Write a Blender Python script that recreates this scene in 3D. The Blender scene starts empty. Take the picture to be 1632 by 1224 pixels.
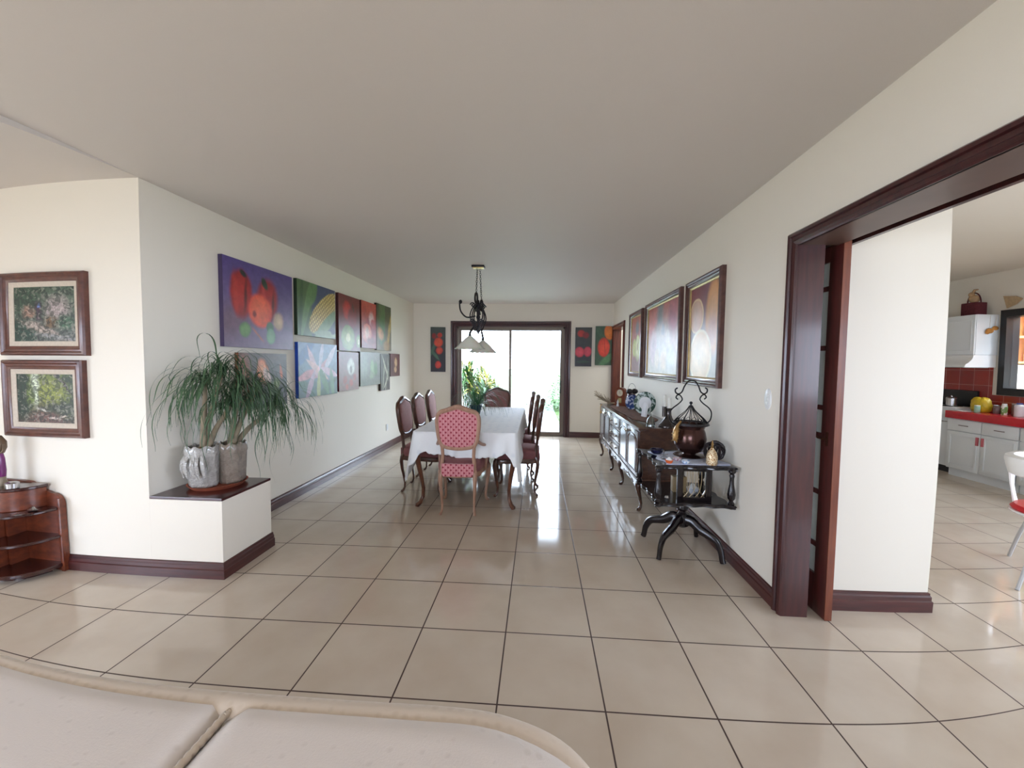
import bpy, bmesh, math, random
from mathutils import Vector, Matrix
PI = math.pi
random.seed(7)
SC = bpy.context.scene
COL = SC.collection
V = Vector

# ------------------------------------------------------------------ helpers
def s2l(c):
    return tuple(((x/255.0)/12.92 if x/255.0 <= 0.04045 else ((x/255.0+0.055)/1.055)**2.4) for x in c)

class NT:
    """small node-tree writer"""
    def __init__(self, name):
        self.m = bpy.data.materials.new(name); self.m.use_nodes = True
        self.t = self.m.node_tree; self.t.nodes.clear()
        self.out = self.t.nodes.new('ShaderNodeOutputMaterial')
        self.p = self.t.nodes.new('ShaderNodeBsdfPrincipled')
        self.t.links.new(self.p.outputs[0], self.out.inputs[0])
    def n(self, typ, **kw):
        nd = self.t.nodes.new(typ)
        for k, v in kw.items():
            setattr(nd, k, v)
        return nd
    def l(self, a, b): self.t.links.new(a, b)
    def s(self, key, val):
        i = self.p.inputs[key]
        if hasattr(val, 'is_linked') or hasattr(val, 'links'): self.l(val, i)
        else: i.default_value = val
    def math(self, op, a, b=None, c=None, clamp=False):
        nd = self.n('ShaderNodeMath', operation=op, use_clamp=clamp)
        for i, v in enumerate((a, b, c)):
            if v is None: continue
            if isinstance(v, (int, float)): nd.inputs[i].default_value = v
            else: self.l(v, nd.inputs[i])
        return nd.outputs[0]
    def mix(self, fac, a, b, mode='MIX'):
        nd = self.n('ShaderNodeMix', data_type='RGBA', blend_type=mode, clamp_factor=True)
        for i, v in ((0, fac), (6, a), (7, b)):
            if isinstance(v, (int, float)): nd.inputs[i].default_value = v
            elif isinstance(v, tuple): nd.inputs[i].default_value = (*v[:3], 1)
            else: self.l(v, nd.inputs[i])
        return nd.outputs[2]
    def noise(self, scale, detail=3, vec=None, rough=0.5):
        nd = self.n('ShaderNodeTexNoise'); nd.inputs['Scale'].default_value = scale
        nd.inputs['Detail'].default_value = detail; nd.inputs['Roughness'].default_value = rough
        if vec is not None: self.l(vec, nd.inputs['Vector'])
        return nd
    def coord(self, which='Object'):
        return self.n('ShaderNodeTexCoord').outputs[which]
    def bump(self, h, strength=0.3, dist=0.01):
        b = self.n('ShaderNodeBump'); b.inputs['Strength'].default_value = strength
        b.inputs['Distance'].default_value = dist; self.l(h, b.inputs['Height'])
        self.l(b.outputs[0], self.p.inputs['Normal'])

def mat(name, col, rough=0.6, metal=0.0, var=0.0, scale=8.0, bump=0.0, bscale=None, col2=None, coat=0.0, spec=0.5, stretch=None, trans=0.0):
    """plain procedural material: base colour with noise variation and an optional bump"""
    w = NT(name)
    c = s2l(col)
    vec = w.coord('Object')
    if stretch:
        mp = w.n('ShaderNodeMapping'); mp.inputs['Scale'].default_value = stretch
        w.l(vec, mp.inputs[0]); vec = mp.outputs[0]
    if col2 is not None or var > 0:
        c2 = s2l(col2) if col2 is not None else tuple(x*(1-var) for x in c)
        nz = w.noise(scale, 4, vec)
        r = w.n('ShaderNodeMapRange'); r.inputs[1].default_value = 0.35; r.inputs[2].default_value = 0.65
        w.l(nz.outputs[0], r.inputs[0])
        w.s('Base Color', w.mix(r.outputs[0], c, c2))
    else:
        w.s('Base Color', (*c, 1))
    w.s('Roughness', rough); w.s('Metallic', metal); w.s('Specular IOR Level', spec)
    if coat: w.s('Coat Weight', coat); w.s('Coat Roughness', 0.08)
    if trans: w.s('Transmission Weight', trans)
    if bump:
        w.bump(w.noise(bscale or scale*4, 3, vec).outputs[0], bump, 0.01)
    return w.m

class MB:
    """collects shapes; build() links them as ONE mesh object"""
    def __init__(self):
        self.bm = bmesh.new(); self.uv = self.bm.loops.layers.uv.new('UVMap'); self.mi = 0
    def _mark(self, faces):
        for f in faces: f.material_index = self.mi
    def box(self, x0, x1, y0, y1, z0, z1, bev=0.0, M=None, seg=2):
        x0, x1 = sorted((x0, x1)); y0, y1 = sorted((y0, y1)); z0, z1 = sorted((z0, z1))
        m = Matrix.Translation(((x0+x1)/2, (y0+y1)/2, (z0+z1)/2)) @ Matrix.Diagonal((x1-x0, y1-y0, z1-z0, 1))
        r = bmesh.ops.create_cube(self.bm, size=1.0, matrix=m)
        vs = r['verts']; es = list({e for v in vs for e in v.link_edges}); fs = list({f for v in vs for f in v.link_faces})
        if bev > 0:
            g = bmesh.ops.bevel(self.bm, geom=es, offset=bev, segments=seg, profile=0.6, affect='EDGES', clamp_overlap=True)
            vs = list({v for f in g['faces'] for v in f.verts} | {v for v in vs if v.is_valid})
            fs = list({f for v in vs for f in v.link_faces})
        if M is not None: bmesh.ops.transform(self.bm, matrix=M, verts=vs)
        self._mark(fs); return self
    def face(self, pts):
        f = self.bm.faces.new([self.bm.verts.new(p) for p in pts]); f.material_index = self.mi; return f
    def uvquad(self, pts):
        f = self.face(pts)
        for lp, u in zip(f.loops, ((0, 0), (1, 0), (1, 1), (0, 1))): lp[self.uv].uv = u
        return f
    def rings(self, rings, closed_u=True, cap0=True, cap1=True, loop=False):
        bm = self.bm
        R = [[bm.verts.new(p) for p in ring] for ring in rings]
        n = len(R[0]); fs = []
        m = len(R)
        for i in range(m if loop else m-1):
            a, b = R[i], R[(i+1) % m]
            for j in range(n if closed_u else n-1):
                k = (j+1) % n
                try: fs.append(bm.faces.new((a[j], a[k], b[k], b[j])))
                except ValueError: pass
        if closed_u and not loop:
            if cap0: fs.append(bm.faces.new(list(reversed(R[0]))))
            if cap1: fs.append(bm.faces.new(R[-1]))
        self._mark(fs); return self
    def tube(self, pts, r, n=8, closed=False, flat=1.0, up=None):
        pts = [V(p) for p in pts]; m = len(pts)
        rs = r if isinstance(r, (list, tuple)) else [r]*m
        rings = []; prev = V(up) if up else None
        for i, p in enumerate(pts):
            if closed: t = pts[(i+1) % m]-pts[i-1]
            else: t = pts[min(i+1, m-1)]-pts[max(i-1, 0)]
            t = t.normalized() if t.length > 1e-9 else V((0, 0, 1))
            if prev is None: prev = V((0, 0, 1)) if abs(t.z) < 0.9 else V((1, 0, 0))
            b = prev - t*prev.dot(t)
            if b.length < 1e-6: b = t.orthogonal()
            b.normalize(); c = t.cross(b)
            if not up: prev = b
            rings.append([p + b*rs[i]*math.cos(2*PI*k/n) + c*rs[i]*flat*math.sin(2*PI*k/n) for k in range(n)])
        return self.rings(rings, loop=closed)
    def lathe(self, prof, c=(0, 0, 0), n=20, M=None, sx=1.0, sy=1.0):
        M = M or Matrix.Identity(4)
        rings = [[M @ (V(c)+V((max(r, 1e-4)*math.cos(2*PI*k/n)*sx, max(r, 1e-4)*math.sin(2*PI*k/n)*sy, z))) for k in range(n)] for r, z in prof]
        return self.rings(rings)
    def ball(self, c, r, sx=1, sy=1, sz=1, n=12, M=None):
        m = n//2+1
        return self.lathe([(r*math.sin(PI*i/m), -r*sz*math.cos(PI*i/m)) for i in range(m+1)], c, n, M, sx, sy)
    def prism(self, poly, a, b, axis='z', M=None):
        """extrude a 2D polygon between a and b along an axis; poly is in the other two axes in xyz order"""
        def P(u, v, w):
            q = V((u, v, w)) if axis == 'z' else (V((u, w, v)) if axis == 'y' else V((w, u, v)))
            return M @ q if M is not None else q
        bm = self.bm
        A = [bm.verts.new(P(u, v, a)) for u, v in poly]; B = [bm.verts.new(P(u, v, b)) for u, v in poly]
        n = len(poly); fs = [bm.faces.new(A), bm.faces.new(list(reversed(B)))]
        for i in range(n):
            fs.append(bm.faces.new((A[i], B[i], B[(i+1) % n], A[(i+1) % n])))
        self._mark(fs); return self
    def build(self, name, mats, parent=None, smooth=True, ang=35, loc=None):
        bm = self.bm
        bmesh.ops.recalc_face_normals(bm, faces=bm.faces[:])
        if smooth:
            for f in bm.faces: f.smooth = True
            for e in bm.edges:
                if len(e.link_faces) == 2 and e.calc_face_angle(0) > math.radians(ang): e.smooth = False
        me = bpy.data.meshes.new(name); bm.to_mesh(me); bm.free()
        for m_ in (mats if isinstance(mats, (list, tuple)) else [mats]): me.materials.append(m_)
        o = bpy.data.objects.new(name, me); COL.objects.link(o)
        if parent is not None: o.parent = parent
        if loc is not None: o.location = loc
        return o

def tag(o, label=None, cat=None, group=None, kind=None):
    if label: o['label'] = label
    if cat: o['category'] = cat
    if group: o['group'] = group
    if kind: o['kind'] = kind
    return o
def thing(name, label, cat, loc=(0, 0, 0), rz=0, group=None):
    o = bpy.data.objects.new(name, None); COL.objects.link(o); o.location = loc; o.rotation_euler = (0, 0, rz)
    o.empty_display_size = 0.1
    return tag(o, label, cat, group)
def dup(root, loc, rz, label=None, cat=None, group=None):
    def cp(o, par):
        c = o.copy(); COL.objects.link(c); c.parent = par
        for ch in [x for x in bpy.data.objects if x.parent == o]: cp(ch, c)
        return c
    r = cp(root, None); r.location = loc; r.rotation_euler = (0, 0, rz)
    return tag(r, label, cat, group)
def struct(mb, name, mats, parent=None, smooth=False):
    o = mb.build(name, mats, parent, smooth)
    o['kind'] = 'structure'
    return o

# ------------------------------------------------------------------ materials
def wall_mat(name, col):
    w = NT(name); v = w.coord('Object')
    w.s('Base Color', w.mix(w.math('MULTIPLY', w.noise(1.3, 2, v).outputs[0], 0.10), s2l(col), tuple(x*0.9 for x in s2l(col))))
    w.s('Roughness', 0.62); w.s('Specular IOR Level', 0.25)
    w.bump(w.noise(180, 2, v).outputs[0], 0.06, 0.004)
    return w.m
WALL = wall_mat('wall_paint', (238, 231, 218))
CEIL = wall_mat('ceiling_paint', (216, 209, 203))
KWALL = wall_mat('kitchen_paint', (226, 220, 208))

def tile_mat():
    w = NT('floor_tile'); v = w.coord('Object')
    sp = w.n('ShaderNodeSeparateXYZ'); w.l(v, sp.inputs[0])
    def edge(o):
        f = w.math('FRACT', w.math('DIVIDE', w.math('ADD', o, 90.0), 0.45))
        d = w.math('MINIMUM', f, w.math('SUBTRACT', 1.0, f))
        return w.math('MULTIPLY', d, 0.45)
    d = w.math('MINIMUM', edge(sp.outputs[0]), edge(sp.outputs[1]))
    g = w.n('ShaderNodeMapRange'); g.inputs[1].default_value = 0.0026; g.inputs[2].default_value = 0.0044
    g.inputs[3].default_value = 1.0; g.inputs[4].default_value = 0.0; w.l(d, g.inputs[0])
    cx = w.math('FLOOR', w.math('DIVIDE', w.math('ADD', sp.outputs[0], 90.0), 0.45))
    cy = w.math('FLOOR', w.math('DIVIDE', w.math('ADD', sp.outputs[1], 90.0), 0.45))
    cb = w.n('ShaderNodeCombineXYZ'); w.l(cx, cb.inputs[0]); w.l(cy, cb.inputs[1])
    wn = w.n('ShaderNodeTexWhiteNoise'); w.l(cb.outputs[0], wn.inputs[0])
    n1 = w.noise(3.0, 4, v)
    r = w.n('ShaderNodeMapRange'); r.inputs[1].default_value = 0.35; r.inputs[2].default_value = 0.7; w.l(n1.outputs[0], r.inputs[0])
    c = w.mix(r.outputs[0], s2l((209, 195, 177)), s2l((197, 180, 161)))
    c = w.mix(w.math('MULTIPLY', wn.outputs[0], 0.12), c, s2l((160, 148, 130)))
    c = w.mix(w.math('MULTIPLY', w.noise(60, 3, v).outputs[0], 0.12), c, s2l((200, 190, 175)))
    w.s('Base Color', w.mix(g.outputs[0], c, s2l((62, 40, 34))))
    ro = w.math('ADD', 0.05, w.math('MULTIPLY', g.outputs[0], 0.5))
    ro = w.math('ADD', ro, w.math('MULTIPLY', w.noise(7, 3, v).outputs[0], 0.10))
    w.s('Roughness', ro); w.s('Specular IOR Level', 0.5)
    w.bump(w.math('SUBTRACT', w.math('MULTIPLY', w.noise(14, 2, v).outputs[0], 0.25), g.outputs[0]), 0.10, 0.003)
    return w.m
TILE = tile_mat()

def wood(name, a, b, rough=0.3, coat=0.3, stretch=(14, 14, 1.2), scale=3.0):
    w = NT(name); v = w.coord('Object')
    mp = w.n('ShaderNodeMapping'); mp.inputs['Scale'].default_value = stretch; w.l(v, mp.inputs[0])
    nz = w.noise(scale, 6, mp.outputs[0], 0.6)
    r = w.n('ShaderNodeMapRange'); r.inputs[1].default_value = 0.32; r.inputs[2].default_value = 0.68; w.l(nz.outputs[0], r.inputs[0])
    w.s('Base Color', w.mix(r.outputs[0], s2l(a), s2l(b)))
    w.s('Roughness', rough); w.s('Coat Weight', coat); w.s('Coat Roughness', 0.12)
    w.bump(nz.outputs[0], 0.05, 0.002)
    return w.m
MAHOG = wood('mahogany_trim', (72, 30, 30), (52, 22, 24), 0.35, 0.3)
MAHOGH = wood('mahogany_trim_long', (82, 36, 34), (58, 26, 27), 0.35, 0.3, (1.2, 1.2, 14))
MAHOGR = wood('mahogany_red', (112, 48, 34), (74, 28, 24), 0.3, 0.3)
LEAFW = wood('door_leaf_wood', (84, 32, 28), (58, 22, 22), 0.32, 0.3)
EDGEW = wood('door_edge_wood', (128, 66, 38), (98, 46, 30), 0.4, 0.1)
CHAIRW = wood('chair_walnut', (96, 58, 42), (62, 36, 28), 0.28, 0.4, (10, 10, 3))
CHAIRL = wood('chair_tan_wood', (176, 138, 116), (150, 112, 92), 0.42, 0.1, (10, 10, 3))
TABLEW = wood('table_walnut', (112, 66, 44), (74, 42, 30), 0.28, 0.4, (10, 10, 3))
SIDEW = wood('sideboard_wood', (82, 52, 38), (54, 34, 26), 0.26, 0.4, (6, 1.5, 10))
BLACKW = wood('cart_black_lacquer', (28, 18, 20), (16, 11, 14), 0.24, 0.15, (8, 8, 8))
SHELFW = wood('corner_shelf_wood', (128, 62, 36), (82, 36, 24), 0.35, 0.3, (4, 4, 8))
SHELFD = wood('corner_shelf_dark', (66, 26, 22), (44, 18, 18), 0.2, 0.6, (4, 4, 4))
FRAMEW = wood('picture_frame_wood', (104, 58, 44), (74, 38, 32), 0.35, 0.3, (6, 6, 6))
FRAMED = wood('picture_frame_dark', (96, 62, 54), (66, 36, 34), 0.35, 0.3, (6, 6, 6))
GILT = mat('gilt_slip', (196, 170, 118), 0.35, 0.5, 0.2, 30)
LINEN = mat('linen_liner', (205, 192, 176), 0.85, 0, 0.1, 60, 0.1)
WHITEP = mat('white_plastic', (232, 232, 230), 0.35)
IRON = mat('wrought_iron', (46, 44, 48), 0.35, 0.7, 0.3, 20, 0.1)
BRASS = mat('brass', (190, 160, 96), 0.3, 0.9, 0.2, 15)
STEEL = mat('steel', (190, 190, 192), 0.25, 0.95, 0.1, 15)
ALU = mat('door_aluminium', (120, 108, 98), 0.45, 0.4)
BLACK = mat('black', (18, 18, 20), 0.4)
DKBLUE = mat('dark_blue_glaze', (26, 26, 58), 0.15, 0, 0.2, 10)
CREAM = mat('cream_ceramic', (226, 214, 190), 0.3)
WHITEC = mat('white_ceramic', (236, 238, 240), 0.15)

def glass_mat(name, tint=(1, 1, 1), refl=0.08, rough=0.02):
    w = NT(name)
    tr = w.n('ShaderNodeBsdfTransparent'); tr.inputs[0].default_value = (*tint, 1)
    gl = w.n('ShaderNodeBsdfGlossy'); gl.inputs['Roughness'].default_value = rough
    mx = w.n('ShaderNodeMixShader')
    lw = w.n('ShaderNodeLayerWeight'); lw.inputs[0].default_value = 0.25
    w.l(w.math('ADD', w.math('MULTIPLY', lw.outputs[0], 0.5), refl, clamp=True), mx.inputs[0])
    w.l(tr.outputs[0], mx.inputs[1]); w.l(gl.outputs[0], mx.inputs[2]); w.l(mx.outputs[0], w.out.inputs[0])
    w.t.nodes.remove(w.p)
    return w.m
GLASS = glass_mat('window_glass', (0.97, 0.99, 0.98), 0.03)
JARGL = glass_mat('jar_glass', (0.82, 0.86, 0.86), 0.12, 0.05)

def velvet(name, a, b):
    w = NT(name); v = w.coord('Object'); nz = w.noise(40, 4, v)
    w.s('Base Color', w.mix(nz.outputs[0], s2l(a), s2l(b))); w.s('Roughness', 0.75)
    w.s('Sheen Weight', 0.5); w.s('Sheen Roughness', 0.4); w.s('Sheen Tint', (*s2l((220, 160, 150)), 1))
    w.bump(w.noise(90, 2, v).outputs[0], 0.15, 0.003)
    return w.m
ROSE = velvet('rose_velvet', (150, 104, 98), (124, 80, 76))
ROSED = velvet('rose_seat_velvet', (140, 88, 90), (112, 66, 70))

def lattice_mat():
    """pink fabric woven with a diagonal lattice of small dark red lozenges"""
    w = NT('rose_lattice'); v = w.coord('Object')
    sp = w.n('ShaderNodeSeparateXYZ'); w.l(v, sp.inputs[0])
    k = 2*PI/0.050
    x, z = sp.outputs[0], w.math('ADD', sp.outputs[2], w.math('MULTIPLY', sp.outputs[1], 0.6))
    a = w.math('MULTIPLY', x, k); b = w.math('MULTIPLY', z, k)
    s = w.math('MULTIPLY', w.math('SINE', a), w.math('SINE', b))
    big = w.n('ShaderNodeMapRange'); big.inputs[1].default_value = 0.38; big.inputs[2].default_value = 0.58; w.l(s, big.inputs[0])
    c = w.math('MULTIPLY', w.math('SINE', w.math('MULTIPLY', a, 0.5)), w.math('SINE', w.math('MULTIPLY', b, 0.5)))
    dm = w.n('ShaderNodeMapRange'); dm.inputs[1].default_value = -0.5; dm.inputs[2].default_value = 0.5; w.l(c, dm.inputs[0])
    s3 = w.math('ADD', w.math('MULTIPLY', w.math('SINE', w.math('MULTIPLY', a, 2.0)), 0.5), 0.5)
    base = w.mix(w.math('MULTIPLY', s3, 0.6), s2l((206, 142, 146)), s2l((176, 98, 108)))
    base = w.mix(w.math('MULTIPLY', dm.outputs[0], 0.5), base, s2l((196, 118, 126)))
    w.s('Base Color', w.mix(big.outputs[0], base, s2l((142, 34, 56))))
    w.s('Roughness', 0.8); w.s('Sheen Weight', 0.3)
    w.bump(s, 0.25, 0.004)
    return w.m
LATT = lattice_mat()

def damask(name, a, b, scale=26, bs=0.5, dots=True):
    w = NT(name); v = w.coord('Object')
    vo = w.n('ShaderNodeTexVoronoi'); vo.inputs['Scale'].default_value = scale; w.l(v, vo.inputs['Vector'])
    vo.inputs['Randomness'].default_value = 0.35
    r = w.n('ShaderNodeMapRange'); r.inputs[1].default_value = 0.15; r.inputs[2].default_value = 0.35; w.l(vo.outputs[0], r.inputs[0])
    w.s('Base Color', w.mix(r.outputs[0], s2l(a), s2l(b))); w.s('Roughness', 0.8); w.s('Sheen Weight', 0.25)
    h = w.math('ADD', r.outputs[0], w.math('MULTIPLY', w.noise(350, 2, v).outputs[0], 0.6))
    w.bump(h, bs, 0.003)
    return w.m
SOFAF = damask('sofa_damask', (212, 200, 190), (220, 209, 200), 44, 0.18)
SOFAP = damask('sofa_piping', (202, 184, 164), (210, 193, 174), 44, 0.18)
CLOTH = damask('tablecloth_damask', (222, 226, 232), (236, 238, 240), 11, 0.25)
def leaf_mat(name, a, b):
    w = NT(name); v = w.coord('Object')
    w.s('Base Color', w.mix(w.noise(6, 3, v).outputs[0], s2l(a), s2l(b))); w.s('Roughness', 0.45)
    return w.m
PALM = leaf_mat('palm_leaf', (42, 74, 50), (84, 110, 74))
SPIDER = leaf_mat('table_plant_leaf', (40, 88, 62), (70, 116, 80))
CORDY = leaf_mat('garden_leaf', (22, 62, 38), (70, 112, 48))
CORDYT = leaf_mat('garden_leaf_tip', (120, 146, 44), (170, 140, 60))
BARK = mat('palm_bark', (158, 142, 118), 0.8, 0, 0.4, 14, 0.4)
TERRA = mat('terracotta', (168, 88, 62), 0.6, 0, 0.3, 10, 0.1)
GRASS = mat('lawn_grass', (62, 92, 48), 0.9, 0, 0, 6, 0.6, 40, (92, 116, 66))

# ------------------------------------------------------------------ painted canvases (procedural pictures)
def paint_mat(name, asp, top, bot, shapes, warp=0.02, mottle=0.35, nscale=9, dabs=0):
    """shapes: (kind, cx, cy, rx, ry, rot_deg, colour, soft[, colour2]) in units of the canvas height, cx in 0..asp, later ones on top"""
    w = NT(name); uv = w.coord('UV')
    sc = w.n('ShaderNodeVectorMath', operation='MULTIPLY'); sc.inputs[1].default_value = (asp, 1, 0); w.l(uv, sc.inputs[0])
    nz = w.noise(7, 3, sc.outputs[0])
    ns = w.n('ShaderNodeVectorMath', operation='SUBTRACT'); w.l(nz.outputs[1], ns.inputs[0]); ns.inputs[1].default_value = (.5, .5, .5)
    nm = w.n('ShaderNodeVectorMath', operation='MULTIPLY_ADD'); w.l(ns.outputs[0], nm.inputs[0])
    nm.inputs[1].default_value = (warp*2, warp*2, 0); w.l(sc.outputs[0], nm.inputs[2])
    P = nm.outputs[0]
    sp = w.n('ShaderNodeSeparateXYZ'); w.l(P, sp.inputs[0])
    col = w.mix(sp.outputs[1], s2l(bot), s2l(top))
    for s in shapes:
        kind, cx, cy, rx, ry, rot, c, soft = s[:8]
        a = math.radians(rot); ca, sa = math.cos(a), math.sin(a)
        # local coordinates by two dot products
        def dot(vx, vy, r):
            d = w.n('ShaderNodeVectorMath', operation='DOT_PRODUCT'); w.l(P, d.inputs[0]); d.inputs[1].default_value = (vx/r, vy/r, 0)
            return w.math('SUBTRACT', d.outputs['Value'], (cx*vx+cy*vy)/r)
        x = dot(ca, sa, rx); y = dot(-sa, ca, ry)
        if kind == 'b': d = w.math('MAXIMUM', w.math('ABSOLUTE', x), w.math('ABSOLUTE', y))
        elif kind == 'l': d = w.math('ADD', w.math('ABSOLUTE', y), w.math('MULTIPLY', x, x))
        else: d = w.math('SQRT', w.math('ADD', w.math('MULTIPLY', x, x), w.math('MULTIPLY', y, y)))
        m = w.n('ShaderNodeMapRange', interpolation_type='SMOOTHSTEP')
        m.inputs[1].default_value = 1-soft; m.inputs[2].default_value = 1+soft*0.3; m.inputs[3].default_value = 1; m.inputs[4].default_value = 0
        w.l(d, m.inputs[0])
        cc = s2l(c)
        if len(s) > 8:
            cc = w.mix(w.math('MULTIPLY', d, d, clamp=True), s2l(s[8]), s2l(c))
        if kind == 'k':  # kernels: a fine grid inside the ellipse
            g = w.math('MULTIPLY', w.math('ABSOLUTE', w.math('SINE', w.math('MULTIPLY', x, rx*48))), w.math('ABSOLUTE', w.math('SINE', w.math('MULTIPLY', y, ry*48))))
            cc = w.mix(g, s2l((166, 134, 76)), s2l(c))
        col = w.mix(m.outputs[0], col, cc)
    if dabs:
        vo = w.n('ShaderNodeTexVoronoi'); vo.inputs['Scale'].default_value = dabs; w.l(nm.outputs[0], vo.inputs['Vector'])
        sv = w.n('ShaderNodeSeparateColor'); w.l(vo.outputs['Color'], sv.inputs[0])
        dk = w.math('LESS_THAN', sv.outputs[0], 0.42); lt = w.math('GREATER_THAN', sv.outputs[1], 0.80)
        col = w.mix(w.math('MULTIPLY', dk, 0.65), col, s2l((30, 44, 36)))
        col = w.mix(w.math('MULTIPLY', lt, 0.22), col, s2l((206, 200, 186)))
    n2 = w.noise(nscale, 6, sc.outputs[0], 0.65)
    r = w.n('ShaderNodeMapRange'); r.inputs[1].default_value = 0.3; r.inputs[2].default_value = 0.7; r.inputs[3].default_value = 1-mottle; r.inputs[4].default_value = 1+mottle*0.6
    w.l(n2.outputs[0], r.inputs[0])
    cmb = w.n('ShaderNodeCombineXYZ')
    for i in range(3): w.l(r.outputs[0], cmb.inputs[i])
    w.s('Base Color', w.mix(1.0, col, cmb.outputs[0], 'MULTIPLY'))
    w.s('Roughness', 0.36); w.s('Specular IOR Level', 0.55)
    w.bump(n2.outputs[0], 0.12, 0.002)
    return w.m

def canvas(label, w, h, m, side, loc, rz, d=0.035, group=None, name='canvas_picture'):
    """box canvas: front faces local -Y at y=-d, back on y=0; origin bottom centre"""
    b = MB()
    b.mi = 1; b.box(-w/2, w/2, -d+0.001, 0, 0, h)
    b.mi = 0; b.uvquad([(-w/2, -d, 0), (w/2, -d, 0), (w/2, -d, h), (-w/2, -d, h)])
    o = b.build(name, [m, side], smooth=False)
    o.location = loc; o.rotation_euler = (0, 0, rz)
    return tag(o, label, 'painting', group)

def frame_ring(b, w, h, fw, prof):
    """moulded picture frame: profile points (distance inwards from the outer edge 0..fw, protrusion)"""
    rings = []
    for dx, dy in prof:
        rings.append([V((-w/2+dx, -dy, dx)), V((w/2-dx, -dy, dx)), V((w/2-dx, -dy, h-dx)), V((-w/2+dx, -dy, h-dx))])
    b.rings(rings, cap0=False, cap1=False)

def framed(label, w, h, fw, m, fm, loc, rz, liner=0.03, depth=0.045, linm=None, group=None):
    t = thing('framed_picture', label, 'painting', loc, rz, group)
    b = MB()
    frame_ring(b, w, h, fw, [(0, 0.0), (0, depth*0.7), (fw*0.12, depth*0.95), (fw*0.3, depth), (fw*0.45, depth*0.8), (fw*0.62, depth*0.82), (fw*0.8, depth*0.62), (fw, depth*0.55), (fw, 0.004)])
    b.build('frame', fm, t, ang=25)
    b = MB(); i = fw; y1, y2 = depth*0.5, depth*0.3
    frame_ring(b, w, h, fw, [(i, 0.004), (i, y1), (i+liner*0.8, y2+0.004), (i+liner, y2), (i+liner, 0.004)])
    b.build('liner', linm or LINEN, t, ang=25)
    i = fw+liner-0.002
    b = MB(); b.mi = 1; b.box(-w/2+i, w/2-i, -y2+0.005, -0.0005, i, h-i); b.mi = 0
    b.uvquad([(-w/2+i, -y2+0.004, i), (w/2-i, -y2+0.004, i), (w/2-i, -y2+0.004, h-i), (-w/2+i, -y2+0.004, h-i)])
    b.build('canvas', [m, LINEN], t, smooth=False)
    return t

# ================================================================== SETTING
H = 2.58
b = MB(); b.box(-5.1, 6.3, -4.4, 6.28, -0.12, 0); struct(b, 'floor', TILE)
b = MB(); b.box(-5.1, 1.70, -4.4, 6.3, H, H+0.12); struct(b, 'ceiling', CEIL)
b = MB(); b.prism([(0.83, H+0.001), (0.83, H), (-0.5, H-0.055), (-4.2, H-0.055), (-4.2, H+0.001)], -4.9, -2.385, 'x'); struct(b, 'ceiling_living', CEIL)  # slight slope added to stand in for a shade boundary on the ceiling
b = MB(); b.box(1.70, 6.3, -3.3, 6.3, 2.67, 2.8); struct(b, 'ceiling_kitchen', KWALL)

b = MB(); b.prism([(-2.3918, 0.85), (-2.313, 6.12), (-2.313, 6.3), (-2.6, 6.3), (-2.6, 0.85)], 0, H); struct(b, 'wall_left', WALL)
b = MB(); b.box(-5.1, -2.392, 0.83, 1.0, 0, H); struct(b, 'wall_living_end', WALL)
b = MB(); b.box(-5.1, -4.9, -4.4, -3.8, 0, H); b.box(-5.1, -4.9, -1.2, 0.83, 0, H); b.box(-5.1, -4.9, -3.8, -1.2, 1.80, H); struct(b, 'wall_living_side', WALL)
b = MB(); b.box(-4.9, -1.9, -4.4, -4.2, 0, H); b.box(0.5, 1.70, -4.4, -4.2, 0, H); b.box(-1.9, 0.5, -4.4, -4.2, 2.0, H); b.box(-1.9, 0.5, -4.4, -4.2, 0, 0.7); struct(b, 'wall_back', WALL)
# far wall with the sliding door opening
b = MB(); b.box(-2.4, -1.50, 6.12, 6.28, 0, H); b.box(0.70, 1.57, 6.12, 6.28, 0, H); b.box(-1.50, 0.70, 6.12, 6.28, 2.17, H); struct(b, 'wall_far', WALL)
# right wall: door near the far corner, wide opening to the kitchen
b = MB(); X0, X1 = 1.57, 1.70
b.box(X0, X1, 6.04, 6.28, 0, H); b.box(X0, X1, 5.17, 6.04, 2.08, H); b.box(X0, X1, 0.735, 5.17, 0, H)
b.box(X0, X1, -2.4, 0.735, 2.12, H); b.box(X0, X1, -4.4, -2.4, 0, H); struct(b, 'wall_right', WALL)
b = MB(); b.box(1.85, 2.45, 0.82, 2.3, 0, 2.67); struct(b, 'wall_pillar', KWALL)
b = MB(); b.box(1.85, 1.95, -2.4, 0.82, 2.2, 2.67); b.box(1.85, 1.95, -4.4, -2.4, 0, 2.67); struct(b, 'wall_kitchen_header', KWALL)
b = MB(); b.box(1.70, 6.07, 6.12, 6.28, 0, 2.67); struct(b, 'wall_kitchen_far', KWALL)
b = MB(); b.box(1.70, 1.95, -3.4, -3.3, 0, 2.67); b.box(5.4, 6.3, -3.4, -3.3, 0, 2.67); b.box(1.95, 4.0, -3.4, -3.3, 0, 2.67); b.box(4.0, 5.4, -3.4, -3.3, 0, 0.9); b.box(4.0, 5.4, -3.4, -3.3, 2.1, 2.67); struct(b, 'wall_kitchen_back', KWALL)
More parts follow.
